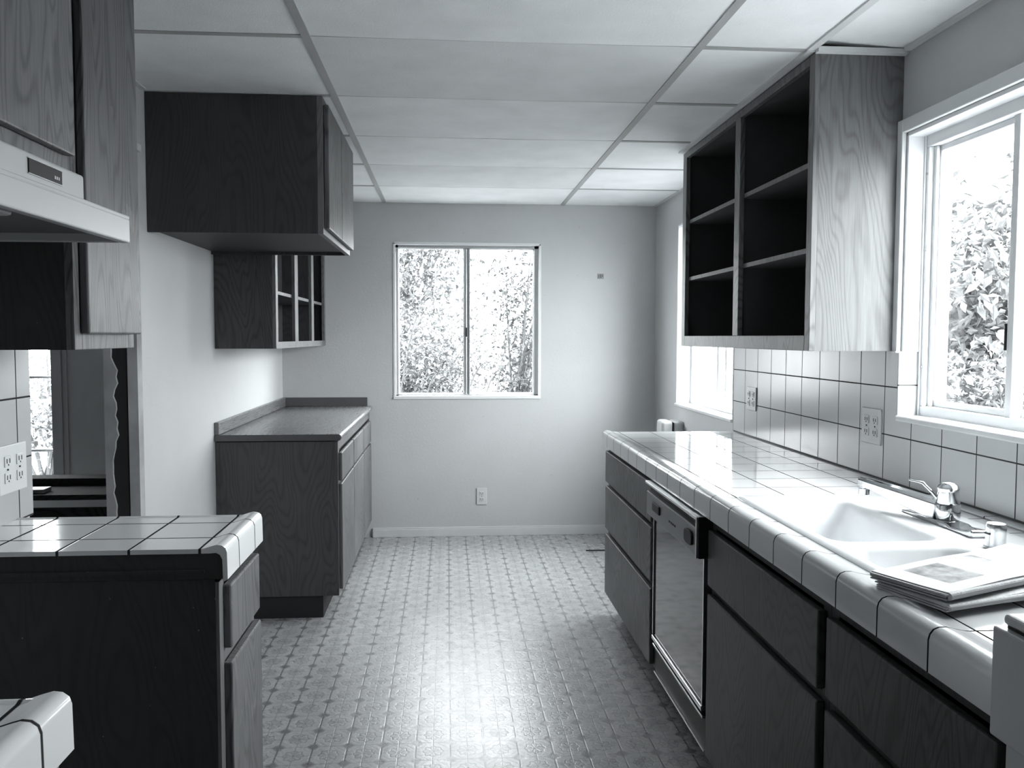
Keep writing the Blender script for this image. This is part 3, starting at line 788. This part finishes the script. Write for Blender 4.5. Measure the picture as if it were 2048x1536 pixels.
# ------------------------------------------------------------------ newspapers
def newspaper(label, loc, ang, L, Wd, layers, z0, th, curl, seedn):
    o = bpy.data.objects.new('newspaper', None); COL.objects.link(o)
    o.location = (loc[0], loc[1], z0); o.rotation_euler = (0, 0, ang)
    o['label'] = label; o['category'] = 'newspaper'
    rr = random.Random(seedn)
    bm = bmesh.new()
    for k in range(layers):
        zz = th * k
        dx, dy = rr.uniform(-0.003, 0.003), rr.uniform(-0.004, 0.004)
        n = 14; low = []; up = []
        for i in range(n + 1):
            u = i / n
            lift = curl * (u ** 3) * (k + 1) / layers + 0.0012 * math.sin(u * 9 + k)
            rowl, rowu = [], []
            for j in range(7):
                v = j / 6
                lf = lift + curl * 0.35 * (v ** 4) * (k / layers)
                rowl.append(bm.verts.new((dx + L * u, dy - Wd * v, zz + lf)))
                rowu.append(bm.verts.new((dx + L * u, dy - Wd * v, zz + lf + th * 0.82)))
            low.append(rowl); up.append(rowu)
        for g in (low, up):
            for i in range(n):
                for j in range(6): bm.faces.new((g[i][j], g[i + 1][j], g[i + 1][j + 1], g[i][j + 1]))
        for i in range(n):
            for j in (0, 6): bm.faces.new((low[i][j], low[i + 1][j], up[i + 1][j], up[i][j]))
        for j in range(6):
            for i in (0, n): bm.faces.new((low[i][j], low[i][j + 1], up[i][j + 1], up[i][j]))
    # the rounded fold along the front edge
    prof = [(-Wd + 0.002 + 0.0 * a, 0) for a in ()]
    bmesh.ops.recalc_face_normals(bm, faces=bm.faces[:])
    me = bpy.data.meshes.new('folded_pages'); bm.to_mesh(me); bm.free(); me.materials.append(M['paper'])
    c = bpy.data.objects.new('folded_pages', me); COL.objects.link(c); c.parent = o
    bm = bmesh.new(); H = th * layers
    prism(bm, [(-Wd + 0.002, 0.0008)] + [(-Wd + 0.002 - H * 0.55 * math.cos(a), H / 2 + (H / 2 - 0.0006) * math.sin(a)) for a in [-PI / 2 + PI * k / 8 for k in range(9)]] + [(-Wd + 0.002, H - 0.0008)], 'x', 0.004, L * 0.6)
    bmesh.ops.recalc_face_normals(bm, faces=bm.faces[:])
    me = bpy.data.meshes.new('page_fold'); bm.to_mesh(me); bm.free(); me.materials.append(M['paper'])
    c2 = bpy.data.objects.new('page_fold', me); COL.objects.link(c2); c2.parent = o
    return o
ang = math.atan2(0.136, 0.321)
newspaper('lower folded newspaper lying on the tiled counter under another one', (0.765, 1.432), ang - 0.10, 0.40, 0.148, 4, CT + 0.0085, 0.0030, 0.0, 3)
newspaper('upper folded newspaper with a printed photo, on top of the other beside the sink', (0.757, 1.440), ang, 0.40, 0.150, 5, CT + 0.0225, 0.0030, 0.004, 5)

# ------------------------------------------------------------------ white appliance at the right edge
t = thing('kitchen_appliance', 'white enamel appliance at the near end of the right counter, cut by the photo edge', 'appliance', (1.05, 0.70, 0))
obj('body', B((0.742, 1.36, 0.36, 1.046, 0.03, 0.803)), M['appliance'], t, bevel=0.004)
obj('top_panel', B((0.720, 1.36, 0.35, 1.048, 0.806, 0.953)), M['appliance'], t, bevel=0.003)
obj('lid', B((0.728, 1.36, 0.36, 1.040, 0.957, 0.972)), M['appliance'], t, bevel=0.006, seg=3)
obj('lid_seam', B((0.732, 1.355, 0.37, 1.035, 0.952, 0.958)), M['black'], t)
obj('foot', B((0.80, 0.86, 0.98, 1.03, 0, 0.032), ), M['black'], t)
obj('foot', B((0.80, 0.86, 0.38, 0.43, 0, 0.032), ), M['black'], t)
obj('foot', B((1.26, 1.32, 0.98, 1.03, 0, 0.032), ), M['black'], t)
obj('foot', B((1.26, 1.32, 0.38, 0.43, 0, 0.032), ), M['black'], t)

# ------------------------------------------------------------------ white wall heater past the counter end
t = thing('wall_heater', 'small rounded white metal unit on the right wall past the counter end', 'heater', (1.33, 4.95, 0.60))
obj('housing', B((1.262, 1.328, 4.88, 5.02, 0.60, 0.838)), M['appliance'], t, bevel=0.018, seg=4)
obj('side_housing', B((1.335, XR - 0.001, 4.88, 5.02, 0.60, 0.836)), M['appliance'], t, bevel=0.016, seg=4)
obj('seam', B((1.326, 1.337, 4.885, 5.015, 0.61, 0.828)), M['black'], t)

# ------------------------------------------------------------------ right upper cabinet (open, doors removed)
UX, UY0, UY1, UZ0 = 1.112, 2.530, 3.962, 1.292
t = thing('wall_cabinet', 'open-fronted oak wall cabinet with shelves hung beside the right window', 'cabinet', (1.25, 3.24, UZ0))
top = ZC - 0.012
obj('side_panel', B((UX + 0.019, XR - 0.001, UY0, UY0 + 0.016, UZ0, top)), M['oak_pale'], t, label='oak side panel coloured pale for the light on it')
obj('side_panel', B((UX + 0.019, XR - 0.001, UY1 - 0.016, UY1, UZ0, top)), M['oak'], t)
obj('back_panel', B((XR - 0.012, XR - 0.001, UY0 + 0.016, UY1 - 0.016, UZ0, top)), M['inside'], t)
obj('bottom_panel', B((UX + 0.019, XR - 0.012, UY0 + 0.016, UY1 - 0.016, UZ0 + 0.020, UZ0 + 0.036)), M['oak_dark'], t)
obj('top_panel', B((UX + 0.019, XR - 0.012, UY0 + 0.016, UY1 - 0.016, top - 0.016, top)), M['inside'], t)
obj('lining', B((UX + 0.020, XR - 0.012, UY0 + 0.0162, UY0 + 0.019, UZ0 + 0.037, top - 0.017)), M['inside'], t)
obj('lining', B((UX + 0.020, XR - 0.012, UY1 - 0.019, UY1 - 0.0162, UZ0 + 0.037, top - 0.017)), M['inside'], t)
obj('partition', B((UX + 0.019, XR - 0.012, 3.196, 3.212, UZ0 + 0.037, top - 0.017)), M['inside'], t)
obj('face_frame', B((UX, UX + 0.019, UY0, UY0 + 0.036, UZ0, top), (UX, UX + 0.019, 3.178, 3.236, UZ0 + 0.048, top - 0.028), (UX, UX + 0.019, UY1 - 0.055, UY1, UZ0, top),
    (UX, UX + 0.019, UY0 + 0.036, UY1 - 0.055, UZ0, UZ0 + 0.048), (UX, UX + 0.019, UY0 + 0.036, UY1 - 0.055, top - 0.028, top)), M['oak'], t, bevel=0.0015)
for z in (1.608, 1.874):
    for (a, b) in ((UY0 + 0.02, 3.195), (3.213, UY1 - 0.02)):
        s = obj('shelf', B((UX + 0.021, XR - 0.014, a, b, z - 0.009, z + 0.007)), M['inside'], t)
        obj('shelf_edge', B((UX + 0.018, UX + 0.021, a + 0.018, b - 0.018, z - 0.009, z + 0.007)), M['oak_pale'], s)

# ------------------------------------------------------------------ left far base cabinet
t = thing('base_cabinet', 'dark oak base cabinet in the far left corner with drawers and doors', 'cabinet', (-0.80, 4.79, 0))
LX, LY0 = -0.516, 3.985
bm = bmesh.new()
prism(bm, [(XL + 0.001, 0.108), (LX, 0.108), (LX, 0.842), (XL + 0.001, 0.842)], 'y', LY0, LY0 + 0.016)
obj('side_panel', bm, wood('shaded_oak_side', 0.050, 0.085, 'z', 0.5, spec=0.3), t)  # side turned from the windows, its shade put into the colour
obj('carcass', B((XL + 0.002, LX - 0.02, LY0 + 0.017, YB - 0.002, 0.108, 0.842)), M['oak_dark'], t)
obj('toe_kick', B((XL + 0.002, -0.592, LY0 + 0.014, YB - 0.016, 0.0, 0.107)), M['kick'], t)
obj('face_frame', B((LX - 0.019, LX, LY0 + 0.017, LY0 + 0.05, 0.108, 0.842), (LX - 0.019, LX, YB - 0.05, YB - 0.016, 0.108, 0.842), (LX - 0.019, LX, LY0 + 0.05, YB - 0.05, 0.800, 0.842),
    (LX - 0.019, LX, LY0 + 0.05, YB - 0.05, 0.108, 0.135), (LX - 0.019, LX, LY0 + 0.05, YB - 0.05, 0.630, 0.655), (LX - 0.019, LX, 4.505, 4.525, 0.135, 0.63), (LX - 0.019, LX, 5.03, 5.05, 0.135, 0.63)), M['oak'], t)
for (a, b) in ((4.010, 4.505), (4.525, 5.035), (5.055, 5.520)):
    front('drawer_front', t, LX + 0.017, a, b, 0.652, 0.786, M['oak_front'], 0.017, -1)
    front('door', t, LX + 0.017, a - (0.0 if a > 4.02 else 0.0), b + 0.008, 0.132, 0.638, M['oak_front'], 0.017, -1)
t = thing('countertop', 'brown laminate countertop with low back lip on the far left cabinet', 'countertop', (-0.80, 4.79, 0.847))
bm = bmesh.new()
prism(bm, [(XL + 0.001, 0.848), (-0.507, 0.848), (-0.499, 0.853), (-0.497, 0.862), (-0.500, 0.873), (-0.508, 0.878), (XL + 0.001, 0.876)], 'y', LY0 - 0.012, YB - 0.001)
obj('slab', bm, M['laminate'], t, auto=50)
obj('slab_edge', B((XL + 0.001, -0.505, LY0 - 0.016, LY0 - 0.012, 0.848, 0.877)), M['lam_edge'], t)
obj('back_lip', B((XL + 0.001, XL + 0.022, LY0 - 0.012, YB - 0.022, 0.877, 0.935)), M['laminate'], t, bevel=0.003)
obj('back_lip', B((XL + 0.001, -0.528, YB - 0.021, YB - 0.001, 0.877, 0.935)), M['lam_edge'], t, bevel=0.003)

# ------------------------------------------------------------------ left far wall cabinet (open) and deep cabinet over the fridge bay
t = thing('wall_cabinet', 'small open oak wall cabinet with three bays above the far left counter', 'cabinet', (-0.94, 4.80, 1.274))
SXF, SY0_, SY1_, SZ0 = -0.797, 4.010, YB - 0.003, 1.276
obj('side_panel', B((XL + 0.001, SXF - 0.016, SY0_, SY0_ + 0.016, SZ0, ZC - 0.008)), wood('shaded_oak_upper_side', 0.035, 0.075, 'z', 0.5, spec=0.3), t)  # oak made darker here, the shade on this face is in its colour
obj('side_panel', B((XL + 0.001, SXF - 0.016, SY1_ - 0.016, SY1_, SZ0, ZC - 0.008)), M['oak_dark'], t)
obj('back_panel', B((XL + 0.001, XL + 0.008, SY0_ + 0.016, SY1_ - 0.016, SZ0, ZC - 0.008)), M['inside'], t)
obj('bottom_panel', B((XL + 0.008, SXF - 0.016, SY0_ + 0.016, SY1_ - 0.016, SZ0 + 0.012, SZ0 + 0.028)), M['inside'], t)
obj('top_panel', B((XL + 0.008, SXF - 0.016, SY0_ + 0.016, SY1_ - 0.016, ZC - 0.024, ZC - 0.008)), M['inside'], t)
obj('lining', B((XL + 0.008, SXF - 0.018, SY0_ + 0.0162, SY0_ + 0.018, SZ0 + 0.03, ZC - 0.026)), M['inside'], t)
fr = [(SXF - 0.016, SXF, a, b, SZ0 + 0.032, ZC - 0.03) for a, b in ((4.505, 4.600), (5.045, 5.130))]
obj('face_frame', B((SXF - 0.016, SXF, SY0_, SY0_ + 0.050, SZ0, ZC - 0.008), (SXF - 0.016, SXF, SY1_ - 0.05, SY1_, SZ0, ZC - 0.008), (SXF - 0.016, SXF, SY0_ + 0.05, SY1_ - 0.05, SZ0, SZ0 + 0.032), (SXF - 0.016, SXF, SY0_ + 0.05, SY1_ - 0.05, ZC - 0.03, ZC - 0.008), *fr), M['oak_pale'], t, label='pale oak face frame')
sh = obj('shelf', B((XL + 0.009, SXF - 0.018, SY0_ + 0.019, SY1_ - 0.017, 1.535, 1.551)), M['inside'], t)
obj('shelf_edge', B((SXF - 0.018, SXF - 0.0165, SY0_ + 0.05, SY1_ - 0.05, 1.535, 1.551)), M['oak_pale'], sh)

t = thing('wall_cabinet', 'deep dark oak cabinet high on the left wall over the empty refrigerator space', 'cabinet', (-0.76, 3.57, 1.706))
BX, BY0, BY1, BZ0, BZ1 = -0.452, 3.150, 3.990, 1.708, ZC - 0.005
obj('side_panel', B((XL + 0.001, BX - 0.019, BY0, BY0 + 0.016, BZ0, BZ1)), M['oak_dark'], t)
obj('side_panel', B((XL + 0.001, BX - 0.019, BY1 - 0.016, BY1, BZ0, BZ1)), M['oak_dark'], t)
obj('bottom_panel', B((XL + 0.001, BX - 0.019, BY0 + 0.016, BY1 - 0.016, BZ0 + 0.014, BZ0 + 0.03)), M['oak_dark'], t)
obj('top_panel', B((XL + 0.001, BX - 0.019, BY0 + 0.016, BY1 - 0.016, BZ1 - 0.016, BZ1)), M['oak_dark'], t)
obj('face_frame', B((BX - 0.019, BX, BY0, BY0 + 0.04, BZ0, BZ1), (BX - 0.019, BX, BY1 - 0.04, BY1, BZ0, BZ1), (BX - 0.019, BX, BY0 + 0.04, BY1 - 0.04, BZ0, BZ0 + 0.04), (BX - 0.019, BX, BY0 + 0.04, BY1 - 0.04, BZ1 - 0.04, BZ1)), M['oak_pale'], t, label='pale front frame')
front('door', t, BX + 0.020, BY0 + 0.018, 3.545, BZ0 + 0.022, BZ1 - 0.025, M['oak_front'], 0.019, -1)
front('door', t, BX + 0.020, 3.550, BY1 - 0.018, BZ0 + 0.022, BZ1 - 0.025, M['oak_front'], 0.019, -1)

# ------------------------------------------------------------------ near left wall cabinets and range hood
NX = -0.779
t = thing('wall_cabinet', 'narrow oak wall cabinet at the near left, between range hood and doorway', 'cabinet', (-0.93, 1.99, 1.303))
NY0, NY1, NZ0 = 1.835, 2.168, 1.304
obj('side_panel', B((XL + 0.011, NX - 0.019, NY0, NY0 + 0.016, NZ0, ZC - 0.005)), M['oak_end'], t)
obj('side_panel', B((XL + 0.011, NX - 0.019, NY1 - 0.016, NY1, NZ0, ZC - 0.005)), M['oak_dark'], t)
obj('bottom_panel', B((XL + 0.011, NX - 0.019, NY0 + 0.016, NY1 - 0.016, NZ0, NZ0 + 0.016)), M['oak_dark'], t)
obj('face_frame', B((NX - 0.019, NX, NY0, NY0 + 0.036, NZ0, ZC - 0.005), (NX - 0.019, NX, NY1 - 0.036, NY1, NZ0, ZC - 0.005), (NX - 0.019, NX, NY0 + 0.036, NY1 - 0.036, NZ0, NZ0 + 0.036)), M['oak_front'], t, bevel=0.0015)
front('door', t, NX + 0.020, NY0 + 0.025, NY1 - 0.003, NZ0 + 0.034, ZC - 0.012, M['oak_front'], 0.019, -1)
t = thing('wall_cabinet', 'short oak wall cabinet at the top left above the range hood', 'cabinet', (-0.93, 1.45, 1.662))
obj('carcass', B((XL + 0.001, NX - 0.019, 1.075, 1.832, 1.664, ZC - 0.005)), M['oak_dark'], t)
obj('face_frame', B((NX - 0.019, NX, 1.075, 1.11, 1.664, ZC - 0.005), (NX - 0.019, NX, 1.797, 1.832, 1.664, ZC - 0.005), (NX - 0.019, NX, 1.11, 1.797, 1.664, 1.72)), M['oak'], t)
front('door', t, NX + 0.020, 1.085, 1.814, 1.700, ZC - 0.012, wood('oak_door_wavy', 0.055, 0.17, 'z', 0.42, ring=44), 0.019, -1)

t = thing('range_hood', 'white enamel range hood under the short cabinet with a black control badge', 'range hood', (-0.87, 1.45, 1.53))
HY0, HY1 = 1.077, 1.829
bm = bmesh.new()
prism(bm, [(XL + 0.011, 1.583), (-0.748, 1.583), (-0.748, 1.6635), (XL + 0.011, 1.6635)], 'y', HY0, HY1 - 0.004)
obj('hood_body', bm, M['hood'], t, bevel=0.006, seg=3)
obj('hood_lip', B((-0.680, -0.660, HY0, HY1, 1.527, 1.576), (XL + 0.011, -0.680, HY1 - 0.008, HY1, 1.527, 1.576), (XL + 0.011, -0.680, HY0, HY0 + 0.008, 1.527, 1.576), (-0.760, -0.66, HY0, HY1, 1.574, 1.583)), M['hood'], t, bevel=0.003)
obj('hood_underside', B((XL + 0.012, -0.681, HY0 + 0.009, HY1 - 0.009, 1.545, 1.552)), M['hood_dark'], t)
bm = bmesh.new()
prism(bm, rr_ := [(p[0], p[1]) for p in rrect(-0.800, -0.710, 1.34, 1.46, 0.015, 0)], 'z', 1.530, 1.544)
obj('lamp_lens', bm, M['lens'], t, bevel=0.004)
obj('control_badge', B((-0.7478, -0.7455, 1.588, 1.718, 1.625, 1.651)), M['black'], t)
obj('badge_frame', B((-0.7478, -0.7445, 1.585, 1.721, 1.651, 1.6525), (-0.7478, -0.7445, 1.585, 1.721, 1.6235, 1.625)), M['chrome_soft'], t)
for k in range(3):
    obj('badge_mark', B((-0.7457, -0.7450, 1.686 + 0.008 * k, 1.691 + 0.008 * k, 1.632, 1.638)), M['chrome_soft'], t)

# ------------------------------------------------------------------ left counters (either side of the missing range)
def left_counter(label, y0, y1, seam_end):
    t = thing('countertop', label, 'countertop', (-0.77, (y0 + y1) / 2, 0.81))
    obj('tile_surface', B((XL + 0.011, -0.530, y0, y1 - 0.018, 0.869, CT)), M['tile_left'], t)
    prof = [(-0.530, 0.869), (-0.530, CT), (-0.522, CT + 0.0005), (-0.508, CT + 0.005), (-0.495, CT + 0.0085), (-0.484, CT + 0.0070), (-0.476, CT + 0.001), (-0.473, CT - 0.008), (-0.472, 0.812), (-0.480, 0.808), (-0.482, 0.812), (-0.483, 0.856), (-0.488, 0.866), (-0.496, 0.870), (-0.510, 0.869)]
    bm = bmesh.new(); prism(bm, prof, 'y', y0, y1)
    obj('edge_tiles', bm, M['tile_left'], t, auto=50)
    bm = bmesh.new(); prism(bm, [(y1 - 0.018, 0.852), (y1 - 0.018, CT), (y1 - 0.010, CT + 0.003), (y1 - 0.003, CT + 0.001), (y1, CT - 0.008), (y1, 0.815), (y1 - 0.012, 0.815)], 'x', XL + 0.011, -0.494)
    obj('end_tiles', bm, M['tile_left'], t, auto=50)
    bm = bmesh.new(); prism(bm, [(XL + 0.011, 0.813), (-0.4835, 0.813), (-0.4845, 0.855), (-0.489, 0.864), (-0.497, 0.868), (XL + 0.011, 0.8685)], 'y', y0 + 0.002, y1 - 0.019)
    obj('substrate', bm, M['oak_end'], t)
    if y0 > 1: obj('batten', B((XL + 0.011, -0.520, y0 - 0.004, y0 + 0.001, 0.826, 0.834)), M['oak_end'], t)
    return t
left_counter('white-tiled left countertop with rounded edge on the near dark cabinet by the doorway', 1.826, 2.172, 0)
left_counter('corner of white-tiled countertop cut off at the bottom left, nearest the camera', 0.20, 1.078, 0)
t = thing('base_cabinet', 'narrow base cabinet with big dark end panel at the lower left, one drawer and door', 'cabinet', (-0.78, 2.0, 0))
obj('end_panel', B((XL + 0.011, -0.500, 1.830, 1.844, 0.0, 0.812)), M['oak_end'], t, label='dark unfinished end panel')
obj('carcass', B((XL + 0.011, -0.520, 1.845, 2.165, 0.10, 0.812)), M['oak_dark'], t)
obj('face_frame', B((-0.515, -0.496, 1.8445, 1.868, 0.10, 0.812), (-0.515, -0.496, 2.13, 2.165, 0.10, 0.812), (-0.515, -0.496, 1.868, 2.13, 0.792, 0.812), (-0.515, -0.496, 1.868, 2.13, 0.61, 0.66), (-0.515, -0.496, 1.868, 2.13, 0.10, 0.13), (-0.4995, -0.492, 1.830, 1.868, 0.10, 0.806)), M['oak_pale'], t, label='pale face frame')
front('drawer_front', t, -0.474, 1.862, 2.138, 0.648, 0.790, M['oak_front'], 0.020, -1)
front('door', t, -0.474, 1.862, 2.150, 0.112, 0.616, M['oak_front'], 0.020, -1)
obj('toe_kick', B((-0.60, -0.585, 1.8445, 2.165, 0.0, 0.099)), M['kick'], t)
t = thing('base_cabinet', 'oak base cabinet under the tile corner at the bottom left edge', 'cabinet', (-0.78, 0.64, 0))
obj('carcass', B((XL + 0.011, -0.515, 0.21, 1.070, 0.10, 0.812)), M['oak_dark'], t)
obj('face_frame', B((-0.515, -0.496, 0.21, 0.245, 0.10, 0.812), (-0.515, -0.488, 1.03, 1.071, 0.10, 0.812), (-0.515, -0.496, 0.245, 1.03, 0.79, 0.812), (-0.515, -0.496, 0.245, 1.03, 0.10, 0.13)), M['oak'], t)
front('door', t, -0.476, 0.24, 1.01, 0.112, 0.775, M['oak_front'], 0.019, -1)
obj('toe_kick', B((-0.60, -0.585, 0.21, 1.07, 0.0, 0.099)), M['kick'], t)
t = thing('loose_tile', 'small broken piece of white tile standing on the bottom left counter corner', 'tile', (-0.60, 1.045, CT + 0.001))
bm = bmesh.new(); prism(bm, [(-0.66, CT + 0.0008), (-0.549, CT + 0.0008), (-0.554, CT + 0.020), (-0.60, CT + 0.017), (-0.655, CT + 0.022)], 'y', 1.040, 1.052)
obj('tile_shard', bm, M['enamel'], t, bevel=0.001)

# ------------------------------------------------------------------ next room: dark boards on a low bench, thin rod on the floor
t = thing('wooden_bench', 'low dark rough bench stacked with boards in the next room, seen through the doorway', 'bench', (-2.1, 5.1, 0))
obj('bench_top', B((-2.95, -1.62, 4.80, 5.40, 0.425, 0.455)), M['bench'], t, bevel=0.004)
for (x, y) in ((-2.9, 4.85), (-1.70, 4.85), (-2.9, 5.33), (-1.70, 5.33)):
    obj('leg', B((x, x + 0.05, y, y + 0.05, 0, 0.425)), M['bench'], t)
obj('back_rail', B((-2.9, -1.65, 4.81, 4.83, 0.26, 0.38)), M['bench'], t)
def board(label, x0, x1, y0, y1, z0, z1, mat, rot):
    cx_, cy_ = (x0 + x1) / 2, (y0 + y1) / 2
    o = obj('board', B((x0, x1, y0, y1, z0, z1)), mat, org=(cx_, cy_, z0), bevel=0.002)
    o.rotation_euler = (0, 0, rot); o['label'] = label; o['category'] = 'board'
board('pale-ended short board on the bench in the next room', -2.72, -2.25, 4.84, 4.94, 0.456, 0.478, M['bench_pale'], 0.03)
board('long dark board lying along the back of the bench in the next room', -2.85, -1.72, 5.10, 5.24, 0.456, 0.498, M['bench'], -0.03)
t = thing('metal_rod', 'thin dark rod lying on the vinyl floor near the far end of the right cabinets', 'rod', (0.91, 5.145, 0))
bm = bmesh.new(); tube(bm, [(0.858, 5.149, 0.0042), (0.90, 5.147, 0.0040), (0.99, 5.143, 0.0042)], 0.004, 8)
obj('rod', bm, M['black'], t, auto=60)

# ------------------------------------------------------------------ outside: ground, fence, shrubs
g = obj('ground', B((-14, 14, YB + WT + 0.01, 26, -0.45, -0.35), (XR + WT + 0.01, 14, -8, YB + WT + 0.01, -0.45, -0.35)), M['ground']); g['kind'] = 'structure'
t = thing('board_fence', 'pale horizontal board fence outside beyond the back right corner', 'fence', (3.0, 10.5, -0.35))
for k in range(9):
    obj('fence_board', B((0.75, 5.6, 10.5, 10.53, -0.30 + 0.19 * k, -0.15 + 0.19 * k)), M['fence'], t)
for x in (0.8, 2.4, 4.0, 5.5):
    obj('post', B((x, x + 0.09, 10.54, 10.63, -0.35, 1.42)), M['fence'], t)

def shrub(name, label, base, height, spread, n_stem, n_leaf, leaf, mat, seed_, lean=(0, 0), flat=0.8):
    rs = np.random.RandomState(seed_)
    t = thing(name, label, 'shrub', base, None)
    bm = bmesh.new(); tips = []
    for i in range(n_stem):
        a = rs.uniform(0, 2 * PI); sp = spread * rs.uniform(0.35, 1.0)
        hx, hy = math.cos(a) * sp + lean[0], math.sin(a) * sp * flat + lean[1]
        pts = []; rad = []
        hh = height * rs.uniform(0.7, 1.0)
        for k in range(7):
            f = k / 6
            pts.append(Vector((base[0] + hx * f ** 1.6 + rs.normal(0, 0.015), base[1] + hy * f ** 1.6 + rs.normal(0, 0.015), base[2] + hh * f ** 0.85)))
            rad.append(0.016 * (1 - f) + 0.003)
        tube(bm, pts, rad, 5)
        for k in range(2, 7): tips.append(pts[k])
        for j in range(4):
            k = rs.randint(2, 6); p = pts[k]
            dv = Vector((rs.normal(), rs.normal() * flat, abs(rs.normal()) * 0.6)).normalized() * spread * rs.uniform(0.25, 0.6)
            q = [p, p + dv * 0.5 + Vector((0, 0, 0.03)), p + dv]
            tube(bm, q, [0.006, 0.004, 0.002], 4); tips += [q[1], q[2]]
    obj('stems', bm, M['bark'], t)
    T = np.array([tuple(p) for p in tips])
    c = T[rs.randint(0, len(T), n_leaf)] + rs.normal(0, 1, (n_leaf, 3)) * np.array([0.13, 0.13, 0.12]) * spread
    d = rs.normal(0, 1, (n_leaf, 3)); d[:, 2] -= 0.2; d /= np.linalg.norm(d, axis=1)[:, None]
    up_ = np.tile(np.array([0, 0, 1.0]), (n_leaf, 1)) + rs.normal(0, 0.6, (n_leaf, 3))
    s_ = np.cross(d, up_); s_ /= np.linalg.norm(s_, axis=1)[:, None] + 1e-9
    nn = np.cross(s_, d)
    ln = leaf * rs.uniform(0.6, 1.3, (n_leaf, 1)); wd = ln * 0.24
    P0 = c; P1 = c + d * ln * 0.45 + s_ * wd + nn * wd * 0.35; P2 = c + d * ln; P3 = c + d * ln * 0.45 - s_ * wd + nn * wd * 0.35
    vv = np.stack([P0, P1, P2, P3], 1).reshape(-1, 3) - np.array(base)
    idx = np.arange(n_leaf) * 4
    faces = np.concatenate([np.stack([idx, idx + 1, idx + 2], 1), np.stack([idx, idx + 2, idx + 3], 1)])
    me = bpy.data.meshes.new('foliage'); me.from_pydata(vv.tolist(), [], faces.tolist()); me.materials.append(mat)
    o = bpy.data.objects.new('foliage', me); COL.objects.link(o); o.parent = t
    return t
shrub('leafy_shrub', 'airy branching shrub outside the left half of the back window', (-1.15, 7.3, -0.35), 3.3, 0.85, 15, 7500, 0.048, M['leaf_thin'], 1, lean=(0.55, 0))
shrub('leafy_shrub', 'airy branching shrub outside the right half of the back window', (0.55, 7.2, -0.35), 3.0, 0.75, 14, 6500, 0.046, M['leaf_thin'], 2, lean=(0.5, 0))
shrub('leafy_shrub', 'taller pale shrub further behind, filling the back window top left', (-0.9, 11.9, -0.35), 5.2, 2.1, 18, 12000, 0.10, M['leaf'], 3)
shrub('leafy_shrub', 'dense low hedge shrub outside along the bottom of the back window', (-0.4, 9.7, -0.35), 1.9, 1.2, 20, 10000, 0.065, M['leaf'], 4)
shrub('leafy_shrub', 'big broad-leaved bush outside the large right window', (3.75, 5.9, -0.35), 2.8, 1.05, 20, 15000, 0.095, M['leaf2'], 5)
shrub('leafy_shrub', 'dense dark lower bush outside the large right window', (2.85, 4.25, -0.35), 1.75, 0.62, 16, 12000, 0.055, M['leaf2'], 6)
shrub('leafy_shrub', 'pale shrub outside the tall window of the next room', (-3.6, 7.8, -0.35), 2.6, 1.2, 12, 4500, 0.07, plain('pale_hedge_leaf', 0.24, 0.6, var=0.3), 7)

# an arching thin-branched bush right outside the back window
t = thing('branching_bush', 'bush of long thin arching branches right outside the back window', 'shrub', (0.0, 6.5, -0.35))
rs = random.Random(9)
bm = bmesh.new(); lf = bmesh.new()
arcs = [((-0.50, 6.52, -0.35), (-0.36, 6.5, 0.90), (-0.20, 6.45, 1.58), (0.02, 6.4, 1.72)), ((-0.36, 6.5, -0.35), (-0.16, 6.52, 0.89), (0.0, 6.55, 1.10), (0.12, 6.6, 1.42)),
        ((-0.20, 6.5, -0.35), (0.17, 6.5, 0.95), (0.36, 6.48, 1.16), (0.64, 6.45, 1.30)), ((0.20, 6.6, -0.35), (0.40, 6.6, 1.00), (0.47, 6.6, 1.35), (0.50, 6.55, 1.82)),
        ((-0.50, 6.45, -0.35), (-0.44, 6.4, 1.0), (-0.42, 6.42, 1.4), (-0.30, 6.4, 1.98)), ((0.1, 6.45, -0.35), (0.30, 6.42, 0.93), (0.50, 6.4, 1.0), (0.75, 6.4, 1.02))]
for P0, P1, P2, P3 in arcs:
    K = [Vector(P0), Vector(P1), Vector(P2), Vector(P3)]
    pts = []
    for k in range(25):
        f = k / 24 * 3; i = min(int(f), 2); u = f - i
        a_, b_ = K[i], K[i + 1]; pa = K[max(i - 1, 0)]; pb = K[min(i + 2, 3)]
        m0, m1 = (b_ - pa) * 0.5, (pb - a_) * 0.5
        pts.append((2 * u**3 - 3 * u**2 + 1) * a_ + (u**3 - 2 * u**2 + u) * m0 + (-2 * u**3 + 3 * u**2) * b_ + (u**3 - u**2) * m1)
    tube(bm, pts, [0.007 * (1 - k / 26) + 0.0015 for k in range(25)], 5)
    for k in range(9, 25):
        for j in range(5):
            c_ = pts[k] + Vector((rs.uniform(-.02, .02), rs.uniform(-.02, .02), rs.uniform(-.02, .02)))
            d_ = Vector((rs.gauss(0, 1), rs.gauss(0, 1), rs.gauss(0, .7))).normalized() * rs.uniform(0.03, 0.055)
            n_ = d_.cross(Vector((rs.gauss(0, .3), rs.gauss(0, .3), 1))).normalized() * 0.006
            v_ = [lf.verts.new(p) for p in (c_, c_ + d_ * 0.5 + n_, c_ + d_, c_ + d_ * 0.5 - n_)]
            lf.faces.new(v_)
obj('branches', bm, M['bark'], t)
obj('leaves', lf, M['leaf_thin'], t)
